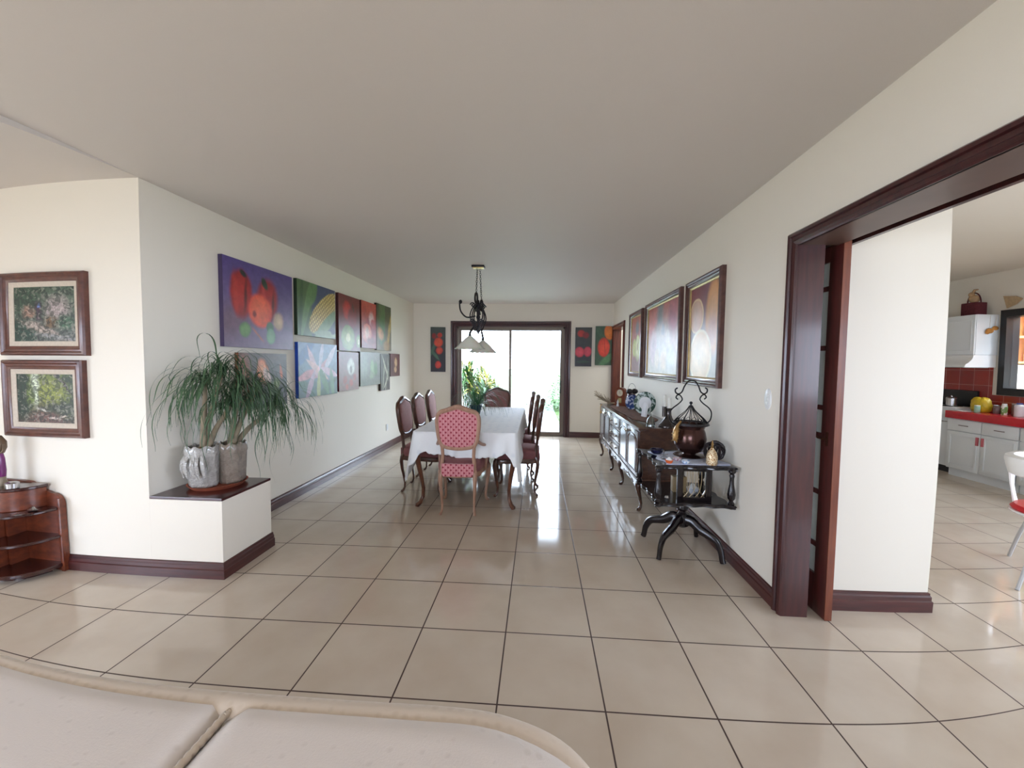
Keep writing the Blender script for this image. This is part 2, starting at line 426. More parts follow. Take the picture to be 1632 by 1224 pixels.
# kitchen side wall with a pass-through window and an added daylight opening
b = MB(); KX = 6.07
b.box(KX, KX+0.15, 3.86, 6.28, 0, 2.67); b.box(KX, KX+0.15, 2.75, 3.86, 0, 1.13); b.box(KX, KX+0.15, 2.75, 3.86, 2.13, 2.67); b.box(KX, KX+0.15, -3.4, -2.2, 0, 2.67); b.box(KX, KX+0.15, 1.3, 2.75, 0, 2.67); b.box(KX, KX+0.15, -2.2, 1.3, 0, 0.9); b.box(KX, KX+0.15, -2.2, 1.3, 2.3, 2.67)
struct(b, 'wall_kitchen_side', KWALL)
# room seen through the far-right doorway (small hall) and behind the kitchen window
b = MB(); b.box(2.6, 2.7, 4.6, 6.12, 0, 2.67); b.box(1.70, 2.6, 4.5, 4.6, 0, 2.67); struct(b, 'wall_hall', WALL)
b = MB(); b.box(7.2, 7.3, 2.2, 4.6, 0, 2.67); struct(b, 'wall_pantry', wall_mat('pantry_paint', (238, 214, 180)))

# plaster ledge with a dark wooden top
b = MB(); b.box(-2.3915, -1.89, 0.83, 1.30, 0, 0.512); struct(b, 'wall_ledge', WALL)
b = MB(); b.box(-2.392, -1.888, 0.829, 1.302, 0.512, 0.53, 0.003)
o = struct(b, 'trim_1', mat('ledge_top_wood', (70, 26, 28), 0.25, 0, 0.3, 4, coat=0.25)); o['label'] = 'dark polished wooden top of the plaster ledge'

def board(name, pts, h=0.105, m=MAHOGH, closed=False):
    """stepped baseboard along a polyline in the floor plane; the wall is on the left of the walking direction"""
    prof = [(0.0, 0.0), (0.020, 0.0), (0.020, h*0.55), (0.014, h*0.60), (0.014, h*0.78), (0.008, h*0.86), (0.008, h*0.96), (0.0, h)]
    b = MB(); P = [V((*p, 0)) for p in pts]; rings = []
    for i, p in enumerate(P):
        d0 = (P[i]-P[i-1]).normalized() if i else None
        d1 = (P[i+1]-P[i]).normalized() if i < len(P)-1 else None
        if d0 is None: n = V((d1.y, -d1.x, 0))
        elif d1 is None: n = V((d0.y, -d0.x, 0))
        else:
            a, c = V((d0.y, -d0.x, 0)), V((d1.y, -d1.x, 0)); n = (a+c); n = n/(n.length_squared/2)
        rings.append([p+n*u+V((0, 0, z)) for u, z in prof])
    b.rings(rings)
    return struct(b, name, m)
board('baseboard_ledge', [(-4.9, 0.829), (-1.889, 0.829), (-1.889, 1.31)][::1])
board('baseboard_left', [(-2.384, 1.30), (-2.313, 6.12)])
board('baseboard_far_left', [(-2.313, 6.119), (-1.57, 6.119)])
board('baseboard_far_right', [(0.775, 6.119), (1.57, 6.119)])
board('baseboard_right', [(1.569, 5.08), (1.569, 0.80)])
board('baseboard_pillar', [(1.86, 0.819), (2.451, 0.819), (2.451, 2.3)], 0.115)

# sliding glass door in the far wall
b = MB()
def casing(b, x0, x1, z1, w, y, s=-1, t=0.028, z0=0.0):
    """three sided moulded casing in the xz plane, outside edges x0 x1 z1, protruding towards s*y"""
    prof = [(0, 0), (0, t*0.6), (w*0.12, t), (w*0.3, t*0.9), (w*0.36, t*0.55), (w*0.62, t*0.6), (w*0.7, t*0.9), (w*0.9, t*0.75), (w, t*0.5), (w, 0)]
    rings = []
    for k in range(4):
        r = []
        for u, v in prof:
            if k == 0: q = V((x0+u, y+s*v, z0))
            elif k == 1: q = V((x0+u, y+s*v, z1-u))
            elif k == 2: q = V((x1-u, y+s*v, z1-u))
            else: q = V((x1-u, y+s*v, z0))
            r.append(q)
        rings.append(r)
    b.rings(rings)
casing(b, -1.572, 0.772, 2.243, 0.10, 6.118)
b.box(-1.472, -1.455, 6.118, 6.28, 0, 2.155); b.box(0.655, 0.672, 6.118, 6.28, 0, 2.155); b.box(-1.472, 0.672, 6.118, 6.28, 2.14, 2.16)
dr = struct(b, 'door_1', MAHOG); dr['label'] = 'sliding glass door to the garden in a dark wooden casing'
DX0, DX1 = -1.455, 0.655
b = MB()
b.box(DX0, DX1, 6.15, 6.26, 0.0, 0.035); b.box(DX0, DX0+0.03, 6.15, 6.26, 0, 2.14); b.box(DX1-0.03, DX1, 6.15, 6.26, 0, 2.14); b.box(DX0, DX1, 6.15, 6.26, 2.10, 2.14)
b.build('door_track', ALU, dr, smooth=False)
def sash(x0, x1, y, nm):
    b = MB(); w = 0.045
    b.box(x0, x0+w, y, y+0.03, 0.035, 2.10); b.box(x1-w, x1, y, y+0.03, 0.035, 2.10); b.box(x0+w, x1-w, y, y+0.03, 0.035, 0.085); b.box(x0+w, x1-w, y, y+0.03, 2.07, 2.10)
    o = b.build('sash_frame', ALU, dr, smooth=False)
    b = MB(); b.box(x0+w, x1-w, y+0.012, y+0.017, 0.085, 2.07); b.build('glass_pane', GLASS, o, smooth=False)
    return o
sash(DX0+0.03, -0.38, 6.215, 'l'); s = sash(-0.425, DX1-0.03, 6.165, 'r')
b = MB(); b.box(DX1-0.068, DX1-0.048, 6.150, 6.165, 0.85, 1.10, 0.003); b.build('pull_handle', BLACK, s)

# door casing near the far corner of the right wall
b = MB()
M90 = Matrix.Translation((1.569, 0, 0)) @ Matrix.Rotation(PI/2, 4, 'Z')
bb = MB(); casing(bb, 5.085, 6.115, 2.155, 0.085, 0, -1)
for v in bb.bm.verts: v.co = V((1.569+v.co.y, v.co.x, v.co.z))
bb.box(1.56, 1.70, 5.17, 5.185, 0, 2.08); bb.box(1.56, 1.70, 6.025, 6.04, 0, 2.08); bb.box(1.56, 1.70, 5.17, 6.04, 2.065, 2.08)
o = struct(bb, 'door_2', MAHOGR); o['label'] = 'narrow doorway in reddish wooden casing by the far right corner'

# wide opening to the kitchen: casing, jamb, soffit, sliding leaf
bb = MB()
def casing_side(b, x, y0, y1, z1, w, t=0.028):
    prof = [(0, 0), (0, t*0.6), (w*0.12, t), (w*0.3, t*0.9), (w*0.36, t*0.55), (w*0.62, t*0.6), (w*0.7, t*0.9), (w*0.9, t*0.75), (w, t*0.5), (w, 0)]
    rings = []
    for k in range(4):
        r = []
        for u, v in prof:
            if k == 0: q = V((x-v, y1-u, 0))
            elif k == 1: q = V((x-v, y1-u, z1-u))
            elif k == 2: q = V((x-v, y0+u, z1-u))
            else: q = V((x-v, y0+u, 0))
            r.append(q)
        rings.append(r)
    b.rings(rings)
casing_side(bb, 1.569, -2.47, 0.797, 2.168, 0.078)
bb.box(1.56, 1.70, 0.719, 0.736, 0, 2.09)
bb.box(1.56, 1.70, -2.40, -2.385, 0, 2.09)
o = struct(bb, 'trim_2', MAHOG); o['label'] = 'dark moulded wooden casing of the wide kitchen opening'
bb = MB(); bb.box(1.56, 1.775, -2.4, 0.735, 2.09, 2.12); bb.box(1.815, 1.85, -2.4, 0.82, 2.125, 2.14)
o = struct(bb, 'trim_3', mat('soffit_wood', (96, 74, 66), 0.4, 0, 0.15, 5)); o['label'] = 'brown wooden soffit over the kitchen opening'
bb = MB(); bb.box(1.85, 1.875, -2.4, 0.815, 2.10, 2.215); bb.box(1.815, 1.85, -2.4, 0.815, 2.135, 2.16)
struct(bb, 'trim_4', MAHOG)

# sliding french door leaf in its pocket
t = thing('sliding_door_leaf', 'narrow open sliding door leaf of dark wood with glass panes', 'door', (1.775, 0.69, 0.004))
zs = [0.0, 0.235, 0.39, 0.70, 1.03, 1.19, 1.53, 1.86, 2.02, 2.10]
b = MB(); b.box(0, 0.038, 0.002, 0.10, 0, 2.10, 0.002)
b.box(0, 0.038, 0.99, 1.09, 0, 2.10)
b.box(0.002, 0.036, 0.10, 0.99, 0, 0.22); b.box(0.002, 0.036, 0.10, 0.99, 2.01, 2.10)
for z in (0.39, 0.70, 1.03, 1.19, 1.53, 1.865): b.box(0.006, 0.032, 0.10, 0.99, z-0.014, z+0.014)
for k in (0.40, 0.70): b.box(0.006, 0.032, k-0.014, k+0.014, 0.22, 2.01)
b.build('frame', LEAFW, t)
b = MB(); b.box(0, 0.038, -0.002, 0.002, 0, 2.10); o = b.build('edge_strip', EDGEW, t); o['label'] = 'lighter orange brown edge strip'
b = MB(); b.box(0.016, 0.021, 0.10, 0.99, 0.22, 2.01)
FROST = mat('frosted_glass', (196, 200, 194), 0.5, 0, 0.05, 20)
b.build('glass', FROST, t, smooth=False)
b = MB(); b.tube([(-0.004, 0.05, 1.02), (-0.028, 0.05, 1.02), (-0.032, 0.075, 1.022), (-0.03, 0.10, 1.028)], [0.005, 0.005, 0.006, 0.004], 8)
b.box(-0.004, 0.0, 0.042, 0.058, 0.98, 1.06); b.build('lever_handle', mat('bronze', (84, 52, 40), 0.3, 0.8), t)

# windows that let the daylight in (behind the camera) ------------------------------------------------
def window_frame(name, axis, a0, a1, pos, z0, z1, n):
    b = MB(); w = 0.05
    cuts = [a0+(a1-a0)*i/n for i in range(n+1)]
    def bx(u0, u1, za, zb):
        if axis == 'y': b.box(pos-0.03, pos+0.03, u0, u1, za, zb)
        else: b.box(u0, u1, pos-0.03, pos+0.03, za, zb)
    for c in cuts: bx(max(c-w/2, a0), min(c+w/2, a1), z0, z1)
    bx(a0, a1, z0, z0+w); bx(a0, a1, z1-w, z1)
    return struct(b, name, ALU)
window_frame('window_1', 'y', -3.8, -1.2, -5.0, 0.0, 1.80, 2)
window_frame('window_2', 'x', -1.9, 0.5, -4.3, 0.7, 2.0, 2)
window_frame('window_3', 'x', 4.0, 5.4, -3.35, 0.9, 2.1, 2)

window_frame('fill_window', 'y', -2.2, 1.3, KX+0.08, 0.9, 2.3, 3)  # unseen window added to lighten the left wall through the kitchen opening
b = MB(); b.box(-16, 12, -14, 6.2, -0.2, -0.14); struct(b, 'ground_outside', mat('garden_soil_and_grass', (128, 122, 96), 0.9, 0, 0.4, 1.5))
# kitchen pass-through window
b = MB(); fy0, fy1, fz0, fz1 = 2.75, 3.86, 1.13, 2.13
for (y0, y1, z0, z1) in ((fy0-0.02, fy1+0.02, fz0-0.04, fz0+0.05), (fy0-0.02, fy1+0.02, fz1-0.05, fz1+0.04), (fy0-0.02, fy0+0.06, fz0+0.05, fz1-0.05), (fy1-0.06, fy1+0.02, fz0+0.05, fz1-0.05)):
    b.box(KX-0.03, KX+0.16, y0, y1, z0, z1)
o = struct(b, 'window_4', BLACK); o['label'] = 'black framed kitchen window onto a lit shelf'
b = MB(); b.box(KX+0.06, KX+0.065, fy0+0.06, fy1-0.06, fz0+0.05, fz1-0.05); g = b.build('pane', GLASS, o, smooth=False)

# ================================================================== DINING SET
def cabriole(x, y, h, dx, dy, s=1.0, top=0.028):
    """curved furniture leg from height h to the floor, bulging and stepping out along (dx, dy)"""
    P = [(0, 1.0, 1.0), (0.018, 0.93, 1.1), (0.026, 0.82, 1.0), (0.018, 0.62, 0.78), (0.002, 0.42, 0.62), (-0.010, 0.24, 0.52), (-0.008, 0.12, 0.50), (0.006, 0.05, 0.62), (0.022, 0.022, 0.72), (0.024, 0.004, 0.5)]
    pts = [(x+dx*o*s, y+dy*o*s, h*k) for o, k, r in P]
    return pts, [top*r for o, k, r in P]

def back_outline(n=48):
    """closed outline of the chair back in (x, z): waisted base, round shoulders, humped crest"""
    pts = [(-0.125, 0.645), (-0.06, 0.632), (0, 0.628), (0.06, 0.632), (0.125, 0.645), (0.165, 0.68), (0.182, 0.74), (0.192, 0.82), (0.196, 0.89), (0.188, 0.94), (0.160, 0.972), (0.115, 0.985), (0.06, 1.004), (0, 1.022),
           (-0.06, 1.004), (-0.115, 0.985), (-0.160, 0.972), (-0.188, 0.94), (-0.196, 0.89), (-0.192, 0.82), (-0.182, 0.74), (-0.165, 0.68)]
    return smooth_closed(pts, 3)
def smooth_closed(pts, k=3):
    """Catmull-Rom through the points"""
    out = []; n = len(pts); P = [V(p) for p in pts]
    for i in range(n):
        a, b_, c, d = P[i-1], P[i], P[(i+1) % n], P[(i+2) % n]
        for j in range(k):
            t = j/k
            out.append(0.5*((2*b_)+(c-a)*t+(2*a-5*b_+4*c-d)*t*t+(3*b_-a-3*c+d)*t**3))
    return out
def smooth_open(pts, k=4):
    P = [V(p) for p in pts]; P = [2*P[0]-P[1]]+P+[2*P[-1]-P[-2]]; out = []
    for i in range(1, len(P)-2):
        a, b_, c, d = P[i-1:i+3]
        for j in range(k):
            t = j/k
            out.append(0.5*((2*b_)+(c-a)*t+(2*a-5*b_+4*c-d)*t*t+(3*b_-a-3*c+d)*t**3))
    out.append(P[-2]); return out

def make_chair(label, wood_, lean, arms, group=None, lattice=True):
    t = thing('dining_chair', label, 'chair', group=group)
    yb = lambda z: -0.20 - lean*max(0.0, (z-0.45))/0.57
    for x in (-0.155, 0.155):
        b = MB(); pts, r = cabriole(x, -0.20, 0.42, 0.3*(1 if x > 0 else -1), -1, 1.0, 0.021); b.tube(pts, r, 8); b.build('leg', wood_, t)
    for x in (-0.215, 0.215):
        b = MB(); pts, r = cabriole(x, 0.21, 0.40, 0.6*(1 if x > 0 else -1), 0.8, 1.1, 0.026); b.tube(pts, r, 8); b.build('leg', wood_, t)
    # seat rail
    def seat_poly(k=0.0, sh=1.0):
        p = [(-0.17+k, -0.215+k), (0.17-k, -0.215+k), (0.205-k, -0.05), (0.238-k, 0.10), (0.246-k, 0.19), (0.21-k, 0.232-k), (0.1, 0.246-k), (0, 0.252-k), (-0.1, 0.246-k), (-0.21+k, 0.232-k), (-0.246+k, 0.19), (-0.238+k, 0.10), (-0.205+k, -0.05)]
        return smooth_closed([(x, y) for x, y in p], 2)
    b = MB(); poly = seat_poly()
    b.rings([[V((p.x*s, p.y*s, z)) for p in poly] for s, z in ((0.96, 0.355), (1.0, 0.365), (1.0, 0.395), (0.97, 0.405))])
    b.build('seat_rail', wood_, t)
    b = MB(); poly = seat_poly(0.006)
    b.rings([[V((p.x*s, p.y*s, z)) for p in poly] for s, z in ((0.98, 0.402), (1.015, 0.425), (1.02, 0.455), (0.99, 0.482), (0.90, 0.50), (0.7, 0.511), (0.35, 0.516), (0.05, 0.517))])
    b.build('seat', ROSED, t)
    # fabric facing on the rear of the seat
    b = MB(); b.prism([(-0.135, 0.372), (0.135, 0.372), (0.15, 0.40), (0.15, 0.488), (-0.15, 0.488), (-0.15, 0.40)], -0.238, -0.206, 'y')
    b.build('seat_back_panel', LATT if lattice else ROSED, t)
    # stiles from the seat up to the back, and the moulded frame ring
    for s in (-1, 1):
        b = MB(); b.tube([(s*0.155, yb(0.3)+0.0, 0.36), (s*0.153, yb(0.48), 0.48), (s*0.145, yb(0.56), 0.56), (s*0.15, yb(0.64), 0.64), (s*0.165, yb(0.69), 0.69)], [0.02, 0.019, 0.016, 0.017, 0.018], 8); b.build('stile', wood_, t)
    ol = back_outline()
    b = MB(); b.tube([(p.x, yb(p.y), p.y) for p in ol], [0.023+0.008*max(0, (p.y-0.95)/0.07) for p in ol], 8, closed=True, flat=0.85, up=(0, 1, 0))
    # crest shell carving
    for k in range(-2, 3):
        b.tube([(k*0.006, yb(1.0)+0.012, 0.985), (k*0.014, yb(1.02)+0.014, 1.022+0.012*(1-abs(k)/3))], [0.006, 0.008], 6)
    b.build('back_frame', wood_, t)
    def pad(off, th, m, nm):
        b = MB(); cz = 0.82; rs = []
        for s, o in ((0.96, 0), (0.955, th*0.5), (0.90, th*0.85), (0.75, th), (0.4, th*1.12), (0.02, th*1.15)):
            rs.append([V((p.x*s, yb(cz+(p.y-cz)*s)+off+o*(1 if off > 0 or th > 0 else 1), cz+(p.y-cz)*s)) for p in ol])
        b.rings(rs, cap0=True); b.build(nm, m, t)
    pad(0.0, 0.03, ROSE, 'backrest')
    pad(-0.002, -0.012, LATT if lattice else ROSE, 'backrest_rear_panel')
    if arms:
        for s in (-1, 1):
            b = MB()
            pts = smooth_open([(s*0.182, yb(0.70)+0.01, 0.70), (s*0.205, -0.15, 0.665), (s*0.228, -0.07, 0.64), (s*0.236, 0.02, 0.628), (s*0.238, 0.06, 0.615), (s*0.235, 0.075, 0.595)], 3)
            b.tube(pts, 0.015, 8, flat=1.2)
            b.tube(smooth_open([(s*0.236, 0.055, 0.62), (s*0.243, 0.05, 0.56), (s*0.236, 0.035, 0.49), (s*0.230, 0.03, 0.43), (s*0.226, 0.04, 0.385)], 3), 0.014, 8)
            b.build('armrest', wood_, t)
    return t

G_CH = 'side chairs along the dining table'
head = make_chair('tan wooden dining armchair with pink lattice back, nearest the camera at the table end', CHAIRL, 0.045, True)
head.location = (-0.583, 2.235, 0)
far_head = make_chair('dark dining armchair at the garden end of the table, only its rounded back showing', CHAIRW, 0.05, True, lattice=False)
far_head.location = (-0.50, 4.47, 0); far_head.rotation_euler = (0, 0, PI)
side = make_chair('rose velvet dining chair on the left side of the table, nearest the camera', CHAIRW, 0.07, False, G_CH, False)
side.location = (-1.11, 2.80, 0); side.rotation_euler = (0, 0, -PI/2)
for (x, y, rz, lb) in ((-1.12, 3.36, -PI/2-0.02, 'rose velvet dining chair, middle of the three on the left side of the table'),
                       (-1.11, 3.90, -PI/2+0.02, 'rose velvet dining chair on the left side of the table, closest to the glass door'),
                       (-0.06, 2.79, PI/2-0.02, 'dark wooden dining chair on the right side of the table, nearest the camera'),
                       (-0.11, 3.35, PI/2, 'dark wooden dining chair, middle of the three on the right side of the table'),
                       (-0.175, 3.90, PI/2+0.02, 'dark wooden dining chair on the right side of the table, closest to the glass door')):
    dup(side, (x, y, 0), rz, lb, 'chair', G_CH)

# table
TX0, TX1, TY0, TY1, TZ = -1.055, -0.045, 2.17, 4.38, 0.75
t = thing('dining_table', 'long walnut dining table with curved legs under a white cloth', 'table', ((TX0+TX1)/2, (TY0+TY1)/2, 0))
hw, hl = (TX1-TX0)/2, (TY1-TY0)/2
b = MB(); b.box(-hw, hw, -hl, hl, TZ-0.03, TZ, 0.006); b.build('table_top', TABLEW, t)
b = MB(); e = 0.05
b.box(-hw+e, hw-e, -hl+e, -hl+e+0.02, TZ-0.11, TZ-0.03); b.box(-hw+e, hw-e, hl-e-0.02, hl-e, TZ-0.11, TZ-0.03); b.box(-hw+e, -hw+e+0.02, -hl+e, hl-e, TZ-0.11, TZ-0.03); b.box(hw-e-0.02, hw-e, -hl+e, hl-e, TZ-0.11, TZ-0.03)
b.build('apron', TABLEW, t)
for sx in (-1, 1):
    for sy in (-1, 1):
        b = MB(); pts, r = cabriole(sx*(hw-0.060), sy*(hl-0.075), TZ-0.03, sx*0.75, sy*0.75, 2.0, 0.034); b.tube(pts, r, 10); b.build('leg', TABLEW, t)

# tablecloth
def tablecloth():
    b = MB(); bm = b.bm; x0, x1, y0, y1 = TX0-0.006, TX1+0.006, TY0-0.006, TY1+0.006; z = TZ+0.006; rc = 0.03
    per = []
    def seg(ax, ay, bx, by, nx, ny, n, tagn):
        for i in range(n):
            u = i/n; per.append((ax+(bx-ax)*u, ay+(by-ay)*u, nx, ny, tagn, u))
    def arc(cx, cy, a0, n, tagn):
        for i in range(n):
            a = a0+PI/2*i/n; per.append((cx+rc*math.cos(a), cy+rc*math.sin(a), math.cos(a), math.sin(a), tagn, i/n))
    seg(x0+rc, y0, x1-rc, y0, 0, -1, 60, 'F'); arc(x1-rc, y0+rc, -PI/2, 8, 'c')
    seg(x1, y0+rc, x1, y1-rc, 1, 0, 120, 'R'); arc(x1-rc, y1-rc, 0, 8, 'c')
    seg(x1-rc, y1, x0+rc, y1, 0, 1, 60, 'B'); arc(x0+rc, y1-rc, PI/2, 8, 'c')
    seg(x0, y1-rc, x0, y0+rc, -1, 0, 120, 'L'); arc(x0+rc, y0+rc, PI, 8, 'c')
    rows = 12; R = []
    top = [bm.verts.new((p[0], p[1], z)) for p in per]; R.append(top)
    corners = [(x0, y0), (x1, y0), (x1, y1), (x0, y1)]
    acc = 0; lens = []
    for i, p in enumerate(per):
        if i: acc += math.hypot(p[0]-per[i-1][0], p[1]-per[i-1][1])
        lens.append(acc)
    for k in range(1, rows+1):
        u = k/rows; ring = []
        for i, (x, y, nx, ny, tg, w) in enumerate(per):
            s = lens[i]
            L = 0.25 if abs(ny) > 0.5 else 0.215
            for (cx, cy) in corners:
                d = math.hypot(x-cx, y-cy)
                side_ = 1.0 if abs(nx) > 0.5 else 0.35
                L += 0.26*side_*math.exp(-((d-0.06*side_)/0.13)**2)
                if abs(ny) > 0.7: L -= 0.10*math.exp(-((d-0.10)/0.07)**2)
            if tg == 'F': L -= 0.045*math.sin(PI*w)*(1-w)+0.02*math.sin(w*9)
            L += 0.012*abs(math.sin(s*PI/0.055))*1.0 - 0.006
            d0 = min(math.hypot(x-cx, y-cy) for cx, cy in corners)
            f = 0.012+0.02*math.exp(-(d0/0.25)**2)
            off = 0.004+0.016*u+f*u*(math.sin(s*17)+0.6*math.sin(s*31+1.3))
            off += 0.05*u*math.exp(-(d0/0.10)**2)
            off = max(off, 0.003)
            ring.append(bm.verts.new((x+nx*off, y+ny*off, z-0.002-L*(u**0.95))))
        R.append(ring)
    n = len(per)
    for a, c in zip(R, R[1:]):
        for j in range(n):
            bm.faces.new((a[j], a[(j+1) % n], c[(j+1) % n], c[j]))
    inner = bm.faces.new(top)
    r = bmesh.ops.inset_individual(bm, faces=[inner], thickness=0.012, depth=0.0)
    o = b.build('tablecloth', CLOTH, ang=60)
    sm = o.modifiers.new('solid', 'SOLIDIFY'); sm.thickness = 0.0015; sm.offset = 1
    return tag(o, 'white damask tablecloth with scalloped hem draped over the dining table', 'tablecloth')
tablecloth()

# long-leaved plants ------------------------------------------------------
def arch_leaf(b, base, az, el, L, w, droop, n=12, wav=0.0, zmin=None, rnd=random):
    """one strap leaf as a ribbon that rises, arches and hangs"""
    p = V(base); d = V((math.cos(az)*math.cos(el), math.sin(az)*math.cos(el), math.sin(el)))
    pts = [p.copy()]; st = L/n; ph = rnd.uniform(0, 6.28); sd = V((-math.sin(az), math.cos(az), 0))
    for i in range(n):
        u = i/n
        d = (d+V((0, 0, -droop*(0.35+u)))).normalized()
        if wav: d = (d+sd*math.sin(ph+u*9)*wav*u).normalized()
        p = p+d*st
        if zmin is not None and p.z < zmin: p.z = zmin+0.001*i; d = V((d.x, d.y, 0.02)).normalized() if abs(d.x)+abs(d.y) > 1e-3 else d
        pts.append(p.copy())
    a = None
    vs = []
    for i, q in enumerate(pts):
        u = i/n; t_ = (pts[min(i+1, n)]-pts[max(i-1, 0)])
        sv = t_.cross(V((0, 0, 1)))
        sv = sv.normalized() if sv.length > 1e-5 else sd
        if sv.dot(sd) < 0 and i < 3: sv = -sv
        if a is not None and sv.dot(a) < 0: sv = -sv
        a = sv; ww = w*(0.5+1.2*u if u < 0.3 else 1.0-0.86*((u-0.3)/0.7)**1.3)*0.5
        vs.append((b.bm.verts.new(q+sv*ww), b.bm.verts.new(q-sv*ww)))
    for (p0, p1), (q0, q1) in zip(vs, vs[1:]):
        f = b.bm.faces.new((p0, p1, q1, q0)); f.material_index = b.mi

def pot_plant_table():
    t = thing('potted_plant', 'green plant with arching strap leaves in a dark teal pot on the tablecloth', 'plant', (-0.655, 3.50, TZ+0.0085))
    b = MB(); b.lathe([(0.0, 0), (0.052, 0), (0.056, 0.008), (0.082, 0.115), (0.086, 0.118), (0.086, 0.13), (0.078, 0.13), (0.072, 0.105), (0.0, 0.10)], n=24)
    b.build('pot', mat('teal_pot', (36, 64, 84), 0.35, 0, 0.2, 8), t)
    rr = random.Random(3); b = MB()
    for i in range(110):
        az = rr.uniform(0, 2*PI); el = rr.uniform(0.5, 1.45)
        L = rr.uniform(0.28, 0.52)
        arch_leaf(b, (0.03*math.cos(az), 0.03*math.sin(az), 0.11), az, el, L, rr.uniform(0.006, 0.010), rr.uniform(0.20, 0.40), 14, 0.10, 0.004, rr)
    for i in range(16):
        az = rr.uniform(-0.9, 0.5); arch_leaf(b, (0.03, 0, 0.12), az, rr.uniform(0.8, 1.2), rr.uniform(0.65, 0.85), 0.007, rr.uniform(0.22, 0.28), 16, 0.05, 0.004, rr)
    b.build('leaves', SPIDER, t, ang=180)
pot_plant_table()

# pendant lamp -------------------------------------------------------------
def chain(b, p0, p1, link=0.032, r=0.0028):
    p0, p1 = V(p0), V(p1); L = (p1-p0).length; n = max(2, round(L/(link*0.78))); d = (p1-p0)/n
    for i in range(n):
        c = p0+d*(i+0.5); a = PI/2*(i % 2)+0.4; ux = V((math.cos(a), math.sin(a), 0))
        pts = [c+ux*0.009*math.cos(q)+V((0, 0, 1))*link*0.5*math.sin(q) for q in [2*PI*k/10 for k in range(10)]]
        b.tube(pts, r, 5, closed=True)
def pendant():
    t = thing('pendant_lamp', 'black iron chain pendant lamp with two white scalloped glass shades over the table', 'lamp', (-0.575, 3.15, H))
    b = MB(); b.box(-0.075, 0.075, -0.055, 0.055, -0.022, 0, 0.004); b.build('ceiling_plate', IRON, t)
    b = MB(); b.box(-0.065, 0.065, -0.045, 0.045, -0.03, -0.022, 0.003); o = b.build('plate_cover', BRASS, t)
    for k, (x, y, zb) in enumerate(((-0.015, -0.06, -0.33), (0.03, 0.06, -0.40))):
        b = MB(); chain(b, (x*0.5, y*0.5, -0.03), (x, y, zb)); b.build('chain', IRON, t)
        b = MB(); b.tube([V((x+0.014*math.cos(q), y, zb-0.055+0.062*math.sin(q))) for q in [2*PI*i/16 for i in range(16)]], 0.0115, 8, closed=True)
        b.build('chain_ring', mat('ring_iron', (40, 32, 32), 0.5, 0.4), t)
    b = MB()
    def curl(c, r, turns, s, z, ext=None, rad=0.007):
        pts = []
        n = int(18*turns)
        for i in range(n+1):
            q = 2*PI*turns*i/n; rr_ = r*(1-0.75*i/n)
            pts.append(V((c[0]+s*rr_*math.cos(q), c[1], z+rr_*math.sin(q))))
        b.tube(pts, rad, 6)
    # centre body with scrolls
    b.tube([(0, 0, -0.40), (0, 0, -0.50), (0.0, 0, -0.62), (0, 0, -0.80)], [0.012, 0.022, 0.016, 0.011], 8)
    b.ball((0, 0, -0.47), 0.03, sz=1.5); b.ball((0, 0, -0.60), 0.024, sz=1.4); b.ball((0, 0, -0.72), 0.022)
    b.tube([(0, -0.16, -0.55), (0, -0.08, -0.50), (0, 0, -0.52), (0, 0.08, -0.50), (0, 0.16, -0.55)], 0.009, 8)
    for s in (-1, 1):
        for y in (-0.14, 0.0, 0.14):
            b.tube(smooth_open([(0, y*0.3, -0.44), (s*0.05, y*0.6, -0.50), (s*0.075, y, -0.60), (s*0.045, y, -0.70), (s*0.012, y, -0.78)], 4), 0.0075, 6)
            curl((s*0.05, y*0.7, 0), 0.03, 1.2, s, -0.47)
            curl((s*0.055, y, 0), 0.022, 1.1, -s, -0.66)
    b.tube(smooth_open([(-0.02, -0.1, -0.60), (-0.11, -0.16, -0.62), (-0.17, -0.2, -0.56), (-0.185, -0.2, -0.48), (-0.175, -0.2, -0.445)], 4), [0.009]*16+[0.014], 8)
    b.ball((-0.175, -0.2, -0.45), 0.02, sz=1.2)
    b.build('scrollwork', IRON, t)
    MILK = mat('milk_glass', (236, 232, 220), 0.25, 0, 0.03, 8)
    MILK.node_tree.nodes['Principled BSDF'].inputs['Transmission Weight'].default_value = 0.0
    MILK.node_tree.nodes['Principled BSDF'].inputs['Subsurface Weight'].default_value = 0.3
    for (x, y, z) in ((-0.072, -0.16, -0.835), (0.035, 0.16, -0.868)):
        b = MB(); b.tube([(x*0.4, y*0.8, -0.72), (x, y, z+0.035), (x, y, z+0.0)], [0.01, 0.014, 0.02], 8); b.build('lamp_holder', IRON, t)
        n = 48; prof = [(0.018, 0.0), (0.05, -0.025), (0.09, -0.062), (0.125, -0.10), (0.16, -0.135), (0.178, -0.147)]
        b = MB(); rs = []
        for r, dz in prof+[(r-0.004, dz-0.001) for r, dz in reversed(prof)]:
            u = max(0, (r-0.12)/0.06)
            rs.append([V((x+r*math.cos(2*PI*k/n)*(1+0.0*u), y+r*math.sin(2*PI*k/n), z+dz-0.007*u*abs(math.sin(2*PI*k/n*8)))) for k in range(n)])
        b.rings(rs, cap0=False, cap1=False); b.build('lamp_shade', MILK, t)
pendant()

